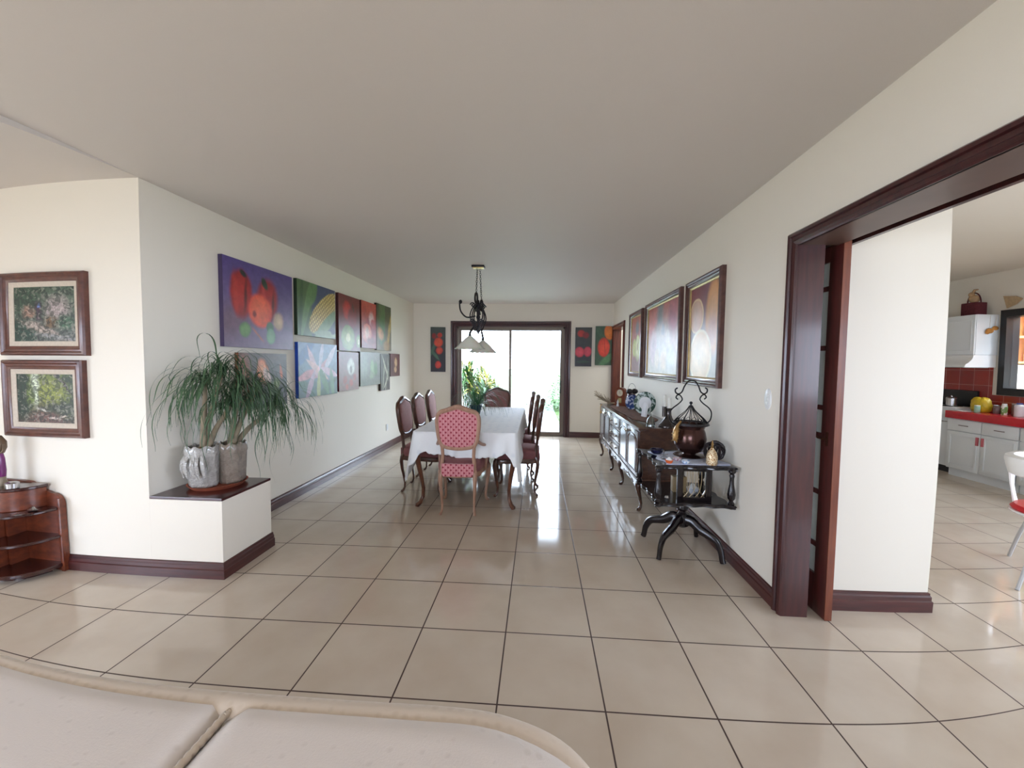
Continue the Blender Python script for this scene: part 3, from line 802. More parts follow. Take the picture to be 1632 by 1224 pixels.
# ================================================================== SIDEBOARD along the right wall
def sideboard():
    y0, y1, D, zt = 2.29, 4.64, 0.43, 0.82
    t = thing('sideboard', 'long glossy brown sideboard on curved legs against the right wall', 'sideboard', (1.135, (y0+y1)/2, 0))
    L = (y1-y0)/2
    b = MB(); b.box(-0.012, D, -L-0.015, L+0.015, zt-0.022, zt, 0.006); b.box(-0.004, D, -L-0.007, L+0.007, zt-0.036, zt-0.022, 0.004); b.build('top', SIDEW, t)
    zb = 0.30
    b = MB(); b.box(0.008, D-0.002, -L, L, zb, zt-0.036); b.build('body', SIDEW, t)
    # plinth moulding and scalloped apron
    b = MB(); b.box(-0.012, 0.01, -L-0.012, L+0.012, zb-0.004, zb+0.022, 0.005)
    b.box(0.0, D-0.01, -L-0.012, -L+0.0, zb-0.004, zb+0.022, 0.004)
    legs_y = [-L+0.03, -L+0.03+0.83, -L+0.03+1.46, L-0.03]
    def scallop(ya, yb_, x):
        n = 28; w = yb_-ya; lo = []
        for i in range(n+1):
            u = i/n; a = abs(2*u-1)
            z = 0.055+0.035*math.sin(a*PI*0.5)**2+0.018*math.cos(u*4*PI)*(1-a)
            lo.append((ya+w*u, zb-z*1.0))
        poly = [(ya, zb)]+lo+[(yb_, zb)]
        b.prism(poly, x, x+0.018, 'x')
        c = (ya+yb_)/2
        b.tube([V((x-0.002, c+0.055*math.cos(q), zb-0.04+0.014*math.sin(q))) for q in [2*PI*i/16 for i in range(16)]], 0.004, 6, closed=True)
        b.ball((x-0.001, c, zb-0.04), 0.008)
        for s in (-1, 1):
            b.tube(smooth_open([(x-0.002, c+s*0.07, zb-0.035), (x-0.003, c+s*0.12, zb-0.055), (x-0.002, c+s*0.19, zb-0.045), (x-0.002, c+s*0.24, zb-0.07)], 4), 0.0045, 6)
    for a, c in zip(legs_y, legs_y[1:]): scallop(a+0.01, c-0.01, 0.0)
    b.build('carved_apron', SIDEW, t, ang=25)
    for i, y in enumerate(legs_y):
        for x in (0.03, D-0.04):
            b = MB(); pts, r = cabriole(x, y, zb, -1 if x < 0.2 else 0.3, -0.4 if i == 0 else (0.4 if i == 3 else 0.0), 1.0, 0.027); b.tube(pts, r, 10); b.build('leg', SIDEW, t)
    GB = mat('knob_brass', (206, 196, 176), 0.2, 0.9)
    def knob(parent, y, z, r=0.016):
        b = MB(); b.lathe([(0.0, 0), (0.006, 0), (0.007, 0.012), (r, 0.018), (r, 0.026), (0.004, 0.034), (0, 0.034)], (0, 0, 0), 12, Matrix.Translation((-0.006, y, z)) @ Matrix.Rotation(-PI/2, 4, 'Y')); b.build('knob', GB, parent)
    zlo, zhi = zb+0.03, zt-0.045
    def door(ya, yb_, ky):
        d = MB(); d.box(-0.008, 0.009, ya, yb_, zlo, zhi, 0.003)
        # arched raised moulding
        m = (ya+yb_)/2; w = (yb_-ya)/2-0.035; za, zc = zlo+0.04, zhi-0.10
        pts = [(m-w, za), (m+w, za), (m+w, zc)]+[(m+w*math.cos(q), zc+0.055*math.sin(q)) for q in [PI*i/12 for i in range(1, 12)]]+[(m-w, zc)]
        d.tube([(-0.010, p[0], p[1]) for p in pts], 0.007, 6, closed=True)
        k = 0.8
        pts = [(m+(p[0]-m)*k, (za+zc)/2+(p[1]-(za+zc)/2)*0.9) for p in pts]
        d.prism(pts, -0.014, -0.006, 'x')
        o = d.build('door', SIDEW, t, ang=25); knob(o, ky, zhi-0.05)
    a, c, e, f = legs_y
    door(a+0.0, (a+c)/2-0.004, (a+c)/2-0.03); door((a+c)/2+0.004, c-0.005, (a+c)/2+0.035)
    hh = (zhi-zlo)/3
    for k in range(3):
        d = MB(); z0, z1 = zlo+hh*k+0.004, zlo+hh*(k+1)-0.004
        d.box(-0.008, 0.009, c+0.005, e-0.005, z0, z1, 0.003); d.box(-0.016, -0.006, c+0.02, e-0.02, z0+0.015, z1-0.015, 0.006)
        d.box(-0.013, 0.0, c+0.005, e-0.005, z1-0.01, z1, 0.003)
        o = d.build('drawer', SIDEW, t); knob(o, c+0.16, (z0+z1)/2, 0.012); knob(o, e-0.16, (z0+z1)/2, 0.012)
    door(e+0.005, (e+f)/2-0.004, (e+f)/2-0.03); door((e+f)/2+0.004, f, (e+f)/2+0.035)
sideboard()
SZ = 0.8205
# runner cloth
b = MB(); n = 40; ya, yb_ = 2.60, 4.45
for i in range(n):
    pass
rows = []
for i in range(n+1):
    u = i/n; y = ya+(yb_-ya)*u
    taper = min(1.0, u/0.14, (1-u)/0.14); wd = 0.135*taper+0.004
    cx = 1.335+0.008*math.sin(u*7)
    rows.append([V((cx+wd*(2*j/10-1), y+0.01*math.sin(j*1.7), SZ+0.004+0.003*math.sin(u*40+j)*math.sin(j*0.9+u*5))) for j in range(11)])
b.rings(rows, closed_u=False); rows2 = [[p-V((0, 0, 0.0035)) for p in r] for r in rows]
o = b.build('table_runner', mat('brown_runner', (122, 84, 66), 0.9, 0, 0.35, 22, 0.3, 60)); sm = o.modifiers.new('s', 'SOLIDIFY'); sm.thickness = 0.003; sm.offset = 1
tag(o, 'brown woven runner cloth with pointed ends lying on the sideboard', 'cloth')
b = MB(); random.seed(4)
for i in range(14): b.tube([(1.33+random.uniform(-.03, .03), 2.60, SZ+0.006), (1.32+random.uniform(-.06, .06), 2.55+random.uniform(-.02, .02), SZ+0.006)], 0.004, 5)
b.ball((1.325, 2.59, SZ+0.014), 0.016, 1.5, 1, 0.7)
tag(b.build('runner_tassel', mat('tassel', (112, 64, 50), 0.9, 0, 0.3, 30)), 'reddish brown tassel at the near tip of the sideboard runner', 'tassel')

# plates on stands
def plate(label, x, y, R_, face, m_rim, m_mid, tilt=0.2, rz=-PI/2, oval=1.0, group=None):
    t = thing('display_plate', label, 'plate', (x, y, SZ+0.011), rz, group)
    M = Matrix.Translation((0, 0, R_+0.004)) @ Matrix.Rotation(PI/2-tilt, 4, 'X')
    b = MB(); b.lathe([(0, 0.004), (R_*0.55, 0.004), (R_*0.66, 0.010), (R_*0.97, 0.022), (R_, 0.025), (R_*0.99, 0.028), (R_*0.66, 0.0145), (R_*0.55, 0.0085), (0, 0.0085)], n=40, M=M, sx=oval)
    b.build('plate_body', m_rim, t)
    b = MB(); b.lathe([(0, 0.0088), (R_*0.56, 0.0088), (R_*0.56, 0.0096), (0, 0.0096)], n=36, M=M, sx=oval); b.build('painted_centre', m_mid, t)
    b = MB()
    for s in (-1, 1):
        b.tube(smooth_open([(s*0.04, -0.035-0.01, 0.02), (s*0.04, -0.035, 0.004-0.008+0.006), (s*0.04, 0.05, 0.0), (s*0.035, 0.045, R_*1.1)], 3), 0.003, 6)
    b.tube([(-0.04, 0.048, 0.03), (0.04, 0.048, 0.03)], 0.003, 6)
    b.build('wire_stand', IRON, t)
    return t
def glaze(name, a, b_, sc, thr=0.5):
    w = NT(name); v = w.coord('Object'); nz = w.noise(sc, 3, v); r = w.n('ShaderNodeMapRange'); r.inputs[1].default_value = thr-0.03; r.inputs[2].default_value = thr+0.03
    w.l(nz.outputs[0], r.inputs[0]); w.s('Base Color', w.mix(r.outputs[0], s2l(a), s2l(b_))); w.s('Roughness', 0.12); return w.m
BLUEP = glaze('blue_glaze', (52, 74, 128), (196, 204, 222), 26, 0.56)
GREENP = glaze('green_glaze', (60, 86, 76), (190, 204, 200), 24, 0.5)
plate('small blue and white patterned oval plate on a stand on the sideboard', 1.40, 3.72, 0.098, None, BLUEP, BLUEP, 0.15, -PI/2+0.95, 0.88)
plate('large white plate with green leafy rim on a stand on the sideboard', 1.43, 3.21, 0.135, None, GREENP, WHITEC, 0.18, -PI/2+0.9)
# small white fan-like napkin holder leaning in front of the big plate
b = MB(); b.prism([(-0.01, 0), (0.012, 0), (0.03, 0.12), (0.018, 0.16), (0.0, 0.10)], -0.05, 0.03, 'y', Matrix.Translation((1.375, 3.08, SZ+0.0075)) @ Matrix.Rotation(0.3, 4, 'Z'))
tag(b.build('napkin_holder', WHITEC, smooth=False), 'small white ceramic holder in front of the green rimmed plate', 'ornament')

# mantel clock
t = thing('mantel_clock', 'reddish wooden arched clock at the far end of the sideboard', 'clock', (1.37, 4.30, SZ+0.007), -PI/2+0.75)
arch = [(-0.085, 0), (0.085, 0), (0.085, 0.19)]+[(0.085*math.cos(q), 0.19+0.075*math.sin(q)) for q in [PI*i/12 for i in range(1, 12)]]+[(-0.085, 0.19)]
b = MB(); b.prism(arch, -0.03, 0.03, 'y'); b.box(-0.1, 0.1, -0.04, 0.04, 0, 0.022, 0.004); b.build('case', wood('clock_wood', (150, 78, 48), (110, 52, 34), 0.3, 0.3), t)
M = Matrix.Translation((0, -0.03, 0.185)) @ Matrix.Rotation(PI/2, 4, 'X')
b = MB(); b.lathe([(0.0, 0), (0.05, 0), (0.05, 0.006), (0, 0.006)], n=28, M=M); d = b.build('dial', CREAM, t)
b = MB(); b.tube([(0, -0.0375, 0.185), (0, -0.0375, 0.215)], 0.0015, 4); b.tube([(0, -0.0375, 0.185), (0.018, -0.0375, 0.175)], 0.0018, 4); b.build('hands', BLACK, d)
b = MB(); b.box(-0.03, 0.03, -0.034, -0.029, 0.04, 0.11); b.build('lower_glass', mat('clock_gold', (226, 206, 150), 0.2, 0.6), t)

# white figurine in front of the clock
b = MB(); b.lathe([(0, 0), (0.02, 0), (0.018, 0.02), (0.010, 0.045), (0.016, 0.055), (0.016, 0.065), (0.006, 0.075), (0.010, 0.085), (0.0, 0.098)], (1.30, 4.17, SZ+0.0075), 12)
tag(b.build('figurine', WHITEC), 'small white figurine in front of the arched clock', 'figurine')

# black pot with wire handle behind the blue plate
t = thing('lidded_pot', 'black lidded pot with a thin hooped handle behind the blue plate', 'pot', (1.455, 4.02, SZ+0.0))
b = MB(); b.lathe([(0, 0), (0.06, 0), (0.072, 0.05), (0.075, 0.12), (0.06, 0.17), (0.045, 0.20), (0, 0.205)], n=20); b.build('body', mat('brown_jug', (92, 60, 46), 0.3, 0, 0.3, 10), t)
b = MB(); b.ball((-0.035, -0.03, 0.235), 0.045, sz=0.85); b.ball((0.045, 0.02, 0.235), 0.045, sz=0.85); b.build('lid', mat('dark_brown_knob', (38, 26, 26), 0.5, 0, 0.2, 12), t)
b = MB(); b.tube([(0.0+0.055*math.cos(q), -0.01, 0.235+0.11*math.sin(q)) for q in [PI*i/14 for i in range(15)]], 0.003, 6); b.build('handle', STEEL, t)

# dried grass bunch
random.seed(12); b = MB()
for i in range(46):
    a = random.uniform(-2.3, 0.2); l = random.uniform(0.10, 0.25)
    b.tube([(1.25, 4.56, SZ+0.012), (1.25+math.sin(a)*l*0.5, 4.56+0.02*random.random(), SZ+0.05+0.2*l*random.random()), (1.25+math.sin(a)*l, 4.56+random.uniform(-.03, .04), SZ+0.04+l*random.uniform(0.1, 0.7))], [0.002, 0.0016, 0.003], 4)
b.tube([(1.22, 4.56, SZ+0.012), (1.36, 4.56, SZ+0.014)], 0.012, 8)
tag(b.build('dried_grass_bunch', mat('dried_grass', (176, 160, 136), 0.9, 0, 0.3, 30)), 'bunch of pale dried grass at the far end of the sideboard', 'dried grass')
b = MB(); b.tube(smooth_open([(1.124, 4.50, SZ-0.0), (1.112, 4.50, SZ-0.03), (1.113, 4.50, SZ-0.10), (1.116, 4.50, SZ-0.14)], 3), [0.006]*7+[0.012, 0.014, 0.013], 8, flat=0.6)
tag(b.build('yellow_tassel', mat('straw_tassel', (206, 164, 92), 0.9, 0, 0.3, 30)), 'straw yellow tassel hanging off the far front corner of the sideboard', 'tassel')

# candle in a dark bottle stand, near end
t = thing('candle_holder', 'dark metal candle holder with two short white candles on the near end of the sideboard', 'candle holder', (1.44, 2.40, SZ))
b = MB(); b.lathe([(0, 0), (0.098, 0), (0.098, 0.012), (0.07, 0.04), (0.038, 0.085), (0.026, 0.12), (0.024, 0.16), (0.03, 0.175), (0.03, 0.185), (0, 0.185)], n=20)
b.lathe([(0, 0.10), (0.02, 0.10), (0.022, 0.195), (0.026, 0.20), (0, 0.20)], (-0.045, -0.01, 0), 14)
b.build('stand', mat('pewter', (92, 86, 84), 0.22, 0.85, 0.3, 10), t)
for (x, y, z, h) in ((-0.045, -0.01, 0.20, 0.115), (0.005, 0.0, 0.185, 0.10)):
    b = MB(); b.tube([(x, y, z), (x, y, z+h)], 0.016, 12); b.build('candle', mat('wax', (236, 234, 226), 0.5), t)
b = MB(); b.lathe([(0.04, 0), (0.042, 0), (0.035, 0.07), (0.012, 0.10), (0.012, 0.13), (0.010, 0.13), (0.010, 0.10), (0.033, 0.07), (0.038, 0.004)], (1.27, 2.40, SZ+0.0), 18)
tag(b.build('glass_vase', JARGL), 'small clear glass vase beside the candle holder', 'vase')

# ================================================================== TIERED SERVING TABLE
def serving_table():
    x0, x1, y0, y1 = 0.985, 1.545, 1.225, 1.80; cx, cy = 1.285, 1.53
    t = thing('tiered_side_table', 'black lacquered two-tier side table with scalloped edges on a four-legged pedestal', 'side table', (cx, cy, 0))
    def outline(n=14):
        pts = []
        X0, X1, Y0, Y1 = x0-cx, x1-cx, y0-cy, y1-cy
        cor = [(X0, Y0), (X1, Y0), (X1, Y1), (X0, Y1)]
        for k in range(4):
            a, c = V(cor[k]), V(cor[(k+1) % 4]); d = c-a; nrm = V((d.y, -d.x)).normalized()
            m = 40
            for i in range(m):
                u = i/m
                off = -0.030*math.sin(PI*u)**0.6+0.008*math.cos(u*2*PI*4)
                if u < 0.06 or u > 0.94: off = -0.004
                pts.append(a+d*u+nrm*off)
        return [(p.x, p.y) for p in pts]
    ol = outline()
    for z, nm in ((0.452, 'lower_shelf'), (0.722, 'top')):
        b = MB(); rs = []
        for s, dz in ((0.97, -0.028), (0.99, -0.024), (0.985, -0.016), (1.0, -0.010), (1.0, -0.003), (0.985, 0.0)):
            rs.append([V((p[0]*s, p[1]*s, z+dz)) for p in ol])
        b.rings(rs); b.build(nm, BLACKW, t, ang=30)
    for sx in (x0-cx+0.03, x1-cx-0.03):
        for sy in (y0-cy+0.03, y1-cy-0.03):
            b = MB(); b.lathe([(0.018, 0.45), (0.024, 0.462), (0.016, 0.474), (0.013, 0.482), (0.024, 0.498), (0.027, 0.53), (0.022, 0.56), (0.015, 0.60), (0.014, 0.64), (0.018, 0.66), (0.013, 0.672), (0.024, 0.684), (0.024, 0.697)], (sx, sy, 0), 12); b.build('spindle', BLACKW, t)
    # central divider panel with an open lattice window
    yp = -0.20
    b = MB(); b.box(-0.115, -0.075, yp-0.012, yp+0.012, 0.45, 0.70, 0.003); b.box(0.085, 0.125, yp-0.012, yp+0.012, 0.45, 0.70, 0.003); b.box(-0.075, 0.085, yp-0.012, yp+0.012, 0.665, 0.70); b.box(-0.075, 0.085, yp-0.012, yp+0.012, 0.45, 0.475)
    o = b.build('divider_panel', BLACKW, t)
    b = MB()
    for k in range(4):
        c = -0.055+k*0.04
        for s in (-1, 1):
            b.tube(smooth_open([(c+s*0.028, yp-0.004*s, 0.665), (c+s*0.03, yp-0.004*s, 0.60), (c+s*0.018, yp-0.004*s, 0.52), (c-s*0.012, yp-0.004*s, 0.476)], 4), 0.0025, 5)
    lo = b.build('brass_lattice', mat('dull_brass', (150, 130, 98), 0.4, 0.6), o)
    b = MB(); b.lathe([(0.03, 0.43), (0.036, 0.41), (0.022, 0.395), (0.034, 0.37), (0.046, 0.345), (0.044, 0.32), (0.026, 0.30), (0.032, 0.285), (0.044, 0.27), (0.05, 0.23), (0.048, 0.19), (0.03, 0.175), (0.0, 0.17)], n=18); b.build('pedestal', BLACKW, t)
    for a in (-0.80, 0.86, 2.46, -2.42):
        L = 0.31
        P = [(0.03, 0.235), (0.08, 0.235), (0.14, 0.195), (0.20, 0.175), (0.255, 0.15), (0.29, 0.09), (0.302, 0.03), (0.31, 0.004)]
        b = MB(); pts = smooth_open([(math.cos(a)*r, math.sin(a)*r, z) for r, z in P], 3)
        n = len(pts); b.tube(pts, [0.044-0.022*min(1, i/(n*0.75)) for i in range(n)], 10, flat=0.75, up=(0, 0, 1)); b.build('leg', BLACKW, t)
    return t
serving_table()
CZ, LZ = 0.7225, 0.4525
# napkin cloth
b = MB(); rr = random.Random(2); g = []
for i in range(13):
    u = i/12
    g.append([V((1.29+0.225*(2*u-1)+0.02*math.sin(j), 1.475+0.215*(2*j/12-1)+0.02*u, CZ+0.0015+0.0012*math.sin(i*1.3)*math.sin(j*1.1))) for j in range(13)])
b.rings(g, closed_u=False); o = b.build('cloth_napkin', damask('doily_cloth', (206, 212, 228), (190, 198, 220), 40, 0.3)); sm = o.modifiers.new('s', 'SOLIDIFY'); sm.thickness = 0.0015; sm.offset = 1
tag(o, 'white patterned cloth napkin under the copper pot on the side table', 'cloth')

# copper pot in an iron cage with a pointed wire lid and a scrolled loop handle
t = thing('lantern_pot', 'dark copper pot with pointed wire lid and tall scrolled iron handle', 'lantern', (1.33, 1.545, CZ+0.0045))
COPPER = mat('dark_copper', (78, 52, 46), 0.22, 0.7, 0.5, 5)
b = MB(); b.lathe([(0, 0), (0.10, 0), (0.118, 0.006), (0.11, 0.012), (0.05, 0.016), (0.045, 0.024), (0.085, 0.045), (0.112, 0.09), (0.118, 0.14), (0.108, 0.19), (0.098, 0.215), (0.108, 0.235), (0.126, 0.243), (0.126, 0.252), (0.100, 0.252), (0.09, 0.215), (0, 0.20)], n=32); b.build('body', COPPER, t)
b = MB()
for i in range(14):
    q = 2*PI*i/14; pr = [(0.122, 0.262), (0.095, 0.295), (0.062, 0.325), (0.03, 0.358), (0.01, 0.392)]
    b.tube(smooth_open([(r*math.cos(q), r*math.sin(q), z) for r, z in pr], 2), 0.0028, 5)
    q2 = q+PI/14
    b.tube([(0.116*math.cos(q), 0.116*math.sin(q), 0.266), (0.088*math.cos(q2), 0.088*math.sin(q2), 0.292), (0.116*math.cos(q+PI/7), 0.116*math.sin(q+PI/7), 0.266)], 0.002, 5)
for r, z in ((0.124, 0.26), (0.13, 0.250)): b.tube([(r*math.cos(2*PI*k/28), r*math.sin(2*PI*k/28), z) for k in range(28)], 0.005, 6, closed=True)
b.ball((0, 0, 0.412), 0.012); b.tube([(0, 0, 0.385), (0, 0, 0.405)], 0.006, 6); b.build('wire_lid', IRON, t)
b = MB(); hd = [(-0.128, 0.245), (-0.168, 0.275), (-0.178, 0.33), (-0.155, 0.37), (-0.10, 0.41), (-0.075, 0.44), (-0.092, 0.47)]
for s in (-1, 1):
    P = [(s*-x, 0, z) for x, z in hd]
    b.tube(smooth_open([(p[0], 0, p[2]) for p in P]+[(s*0.115, 0, 0.475), (s*0.128, 0, 0.455), (s*0.112, 0, 0.44)], 4), 0.005, 7)
    b.tube(smooth_open([(0, 0, 0.585), (s*0.03, 0, 0.578), (s*0.06, 0, 0.54), (s*0.078, 0, 0.50), (s*0.105, 0, 0.482), (s*0.13, 0, 0.492), (s*0.135, 0, 0.515), (s*0.118, 0, 0.528)], 4), 0.0055, 7)
b.build('handle', IRON, t)
t.rotation_euler = (0, 0, 0.25)
# hanging golden bead bundle
b = MB(); rr = random.Random(5)
b.tube(smooth_open([(1.235, 1.475, 1.005), (1.205, 1.462, 0.97), (1.192, 1.455, 0.92), (1.190, 1.455, 0.86)], 3), [0.008, 0.008, 0.009, 0.012, 0.016, 0.02, 0.021, 0.021, 0.02, 0.016], 8)
for i in range(60): b.ball((1.191+rr.uniform(-.02, .02), 1.455+rr.uniform(-.022, .022), rr.uniform(0.855, 0.96)), 0.005, n=6)
GOLDB = mat('gold_beads', (186, 148, 92), 0.35, 0.6, 0.4, 40)
tag(b.build('bead_tassel', GOLDB), 'golden bead tassel hanging on the left of the copper pot', 'tassel')

# dark twisted rattan ball / vine knot
b = MB(); rr = random.Random(9)
c = V((1.452, 1.40, CZ+0.079))
for i in range(13):
    ax = V((rr.uniform(-1, 1), rr.uniform(-1, 1), rr.uniform(-0.35, 0.35))).normalized(); u = ax.orthogonal().normalized(); w_ = ax.cross(u)
    R_ = rr.uniform(0.052, 0.068); b.tube([c+u*R_*math.cos(q)*1.15+w_*R_*math.sin(q) for q in [2*PI*k/20 for k in range(20)]], rr.uniform(0.005, 0.0085), 6, closed=True, flat=0.7)
tag(b.build('twig_sphere', mat('dark_vine', (44, 36, 38), 0.35, 0.2, 0.3, 20)), 'dark woven twig ball at the wall side of the side table top', 'ornament')
# gold glass bottle
t = thing('perfume_bottle', 'amber and gold textured perfume bottle with a pointed stopper on the side table', 'bottle', (1.388, 1.285, CZ+0.004))
b = MB(); b.lathe([(0, 0), (0.033, 0), (0.037, 0.01), (0.037, 0.06), (0.030, 0.09), (0.013, 0.112), (0.010, 0.12), (0, 0.12)], n=18)
w = NT('amber_mosaic'); v = w.coord('Object'); vo = w.n('ShaderNodeTexVoronoi'); vo.inputs['Scale'].default_value = 110; w.l(v, vo.inputs[0])
w.s('Base Color', w.mix(w.math('GREATER_THAN', vo.outputs[0], 0.42), s2l((172, 120, 60)), s2l((236, 218, 184)))); w.s('Metallic', 0.4); w.s('Roughness', 0.3); w.bump(vo.outputs[0], 0.6, 0.004)
b.build('body', w.m, t)
b = MB(); b.lathe([(0.008, 0.12), (0.012, 0.125), (0.006, 0.135), (0.010, 0.145), (0.004, 0.165), (0.0, 0.178)], n=12); b.build('stopper', GOLDB, t)

# little bowls and cups on the top
def cup(name, label, cat, x, y, z, r, h, m, m2=None, group=None):
    t = thing(name, label, cat, (x, y, z), 0, group)
    b = MB(); b.lathe([(0, 0), (r*0.5, 0), (r*0.85, h*0.4), (r, h), (r*0.93, h), (r*0.78, h*0.45), (r*0.4, h*0.15), (0, h*0.14)], n=18); b.build('body', m, t)
    if m2 is not None:
        b = MB(); b.lathe([(0, h*0.9), (r*0.9, h*0.9), (r*0.55, h*1.25), (r*0.15, h*1.65), (0, h*1.7)], n=14); b.build('top', m2, t)
    return t
ORANGE = mat('orange_glaze', (206, 98, 48), 0.2)
cup('candle_cup', 'tiny orange bowl with a white peaked candle on the side table', 'candle', 1.10, 1.30, CZ, 0.028, 0.028, ORANGE, WHITEC)
cup('salt_bowl', 'tiny pale blue patterned bowl on the side table', 'bowl', 1.215, 1.30, CZ+0.003, 0.030, 0.024, glaze('pale_blue', (140, 170, 206), (226, 232, 240), 60), None)
cup('salt_bowl', 'tiny rosy white dish behind the pale blue bowl', 'bowl', 1.185, 1.385, CZ+0.003, 0.032, 0.022, glaze('rosy', (176, 130, 136), (232, 222, 226), 50), None)
cup('glazed_bowl', 'dark blue glazed bowl at the far left of the side table top', 'bowl', 1.10, 1.60, CZ, 0.052, 0.04, DKBLUE, None)
t = thing('metal_figurine', 'small silver metal figure beside the orange candle bowl', 'figurine', (1.10, 1.42, CZ))
b = MB(); b.lathe([(0, 0), (0.018, 0), (0.018, 0.004), (0.004, 0.01), (0.004, 0.05), (0.008, 0.06), (0, 0.068)], n=12); b.tube([(-0.03, 0, 0.032), (0.03, 0, 0.04)], 0.003, 6); b.tube([(-0.025, 0, 0.012), (0.0, 0, 0.03), (0.028, 0.0, 0.016)], 0.003, 6); b.build('body', STEEL, t)
# on the lower shelf
t = thing('hand_bell', 'small silver bell with a dark handle on the lower shelf of the side table', 'bell', (1.432, 1.45, LZ))
b = MB(); b.lathe([(0.034, 0), (0.036, 0.003), (0.024, 0.018), (0.018, 0.034), (0.008, 0.042), (0, 0.042)], n=18); b.build('bell_body', STEEL, t)
b = MB(); b.lathe([(0.004, 0.042), (0.006, 0.055), (0.004, 0.065), (0.009, 0.085), (0.007, 0.098), (0, 0.101)], n=12); b.build('handle', BLACKW, t)
cup('ceramic_pot', 'small white ceramic jar with dark band behind the lattice panel', 'jar', 1.335, 1.47, LZ, 0.045, 0.05, glaze('banded', (226, 230, 240), (40, 40, 60), 9, 0.62), WHITEC)
b = MB(); b.box(1.20, 1.30, 1.50, 1.56, LZ, LZ+0.12, 0.004); tag(b.build('wooden_box', mat('tan_box', (150, 128, 92), 0.5, 0, 0.2, 12)), 'tan box standing behind the lattice panel of the side table', 'box')
b = MB(); b.lathe([(0, 0), (0.012, 0), (0.016, 0.012), (0.010, 0.026), (0, 0.028)], (1.10, 1.33, LZ), 12); tag(b.build('metal_thimble', STEEL), 'tiny shiny metal knob on the lower shelf of the side table', 'ornament')

# light switch, wall socket
t = thing('light_switch', 'white oval light switch plate on the right wall beside the kitchen opening', 'light switch', (1.57, 0.955, 1.225))
b = MB(); b.lathe([(0.0, 0.009), (0.030, 0.009), (0.034, 0.006), (0.035, 0)], n=28, M=Matrix.Rotation(-PI/2, 4, 'Y') @ Matrix.Diagonal((1.9, 1, 1, 1))); b.build('cover_plate', WHITEP, t)
for z in (-0.026, 0.0, 0.026):
    b = MB(); b.box(-0.013, -0.008, -0.014, 0.014, z-0.009, z+0.009, 0.002); b.build('rocker', WHITEP, t)
t = thing('wall_socket', 'small white wall socket low on the left wall behind the dining chairs', 'socket', (-2.331, 4.77, 0.35), 0.0)
b = MB(); b.box(-0.002, 0.008, -0.038, 0.038, -0.052, 0.052, 0.003); b.build('cover_plate', WHITEP, t)
b = MB(); b.box(0.008, 0.011, -0.015, 0.015, -0.03, 0.03, 0.001); b.build('insert', WHITEC, t)

# ================================================================== PAINTINGS
def on_left(label, y0, y1, z0, z1, m, side, group='unframed fruit and vegetable canvases on the left wall'):
    yc = (y0+y1)/2
    return canvas(label, y1-y0, z1-z0, m, side, (-2.4005+0.0145*yc, yc, z0), PI/2-0.0145, 0.035, group)
def sidem(n, c): return mat('canvas_edge_'+n, c, 0.7)
GRV = (60, 78, 52)
m = paint_mat('paint_peppers', 1.2, (92, 74, 140), (132, 112, 138), [
 ('e', .15, .30, .5, .25, 20, (120, 90, 110), .9), ('e', .27, .62, .19, .30, 0, (150, 26, 34), .25, (186, 48, 46)), ('e', .70, .60, .21, .30, -10, (148, 26, 36), .3, (180, 44, 46)),
 ('e', .18, .62, .05, .26, 4, (196, 60, 52), .8), ('e', .33, .60, .03, .28, -6, (104, 18, 28), .8), ('e', .64, .60, .04, .26, 4, (196, 62, 60), .8), ('e', .80, .56, .03, .24, -8, (104, 20, 30), .8), ('e', .30, .86, .07, .04, -25, (36, 42, 40), .5), ('e', .66, .80, .05, .09, 35, (44, 60, 48), .4), ('e', .57, .46, .22, .22, 0, (222, 74, 50), .2, (240, 112, 76)),
 ('e', .47, .41, .04, .05, 0, (150, 50, 40), .6), ('e', .90, .36, .12, .13, 0, (170, 130, 120), .4, (206, 180, 150)), ('e', .31, .21, .10, .10, 0, (84, 118, 78), .3, (122, 160, 98)),
 ('e', .74, .27, .08, .08, 0, (74, 112, 84), .3), ('e', .75, .16, .09, .11, 0, (98, 146, 112), .25, (136, 176, 142)), ('b', .52, .16, .14, .015, -40, (176, 110, 104), .5)], 0.02, .25)
on_left('large unframed canvas of red peppers and green tomatoes on a purple ground', 1.44, 2.31, 1.54, 2.265, m, sidem('p', (70, 56, 90)))
m = paint_mat('paint_onions', 1.25, (96, 82, 80), (88, 84, 96), [
 ('e', .10, .5, .22, .6, 0, (150, 84, 50), .7), ('e', .58, .66, .16, .26, 15, (222, 120, 74), .3, (240, 170, 130)), ('e', .68, .56, .10, .2, 20, (216, 186, 176), .4), ('e', .34, .32, .13, .20, -10, (224, 116, 62), .3, (244, 160, 96)),
 ('e', 1.08, .65, .04, .16, 10, (206, 110, 80), .4), ('e', .85, .30, .2, .2, 0, (90, 110, 70), .6), ('e', .95, .42, .1, .12, 0, (130, 140, 80), .5)], .03, .3)
on_left('unframed canvas of orange squashes partly hidden behind the palm leaves', 1.585, 2.20, 1.005, 1.495, m, sidem('o', (120, 74, 48)))
m = paint_mat('paint_corn', 1.30, (64, 74, 116), (70, 84, 84), [
 ('b', .20, .5, .26, .7, 0, (84, 110, 66), .2), ('l', .30, .55, .75, .09, 72, (112, 144, 92), .3), ('l', .12, .6, .8, .05, 85, (62, 92, 52), .3), ('l', .46, .80, .36, .16, 60, (102, 138, 84), .3),
 ('k', .90, .50, .66, .27, 36, (244, 222, 140), .08), ('l', .98, .28, .66, .13, 36, (132, 158, 116), .25), ('l', .95, .07, .5, .09, 0, (150, 170, 140), .3), ('e', 1.2, .15, .1, .08, 0, (60, 62, 90), .4)], .012, .2)
on_left('unframed canvas of a yellow corn cob in green husk', 2.388, 3.130, 1.70, 2.278, m, sidem('c', (36, 56, 34)))
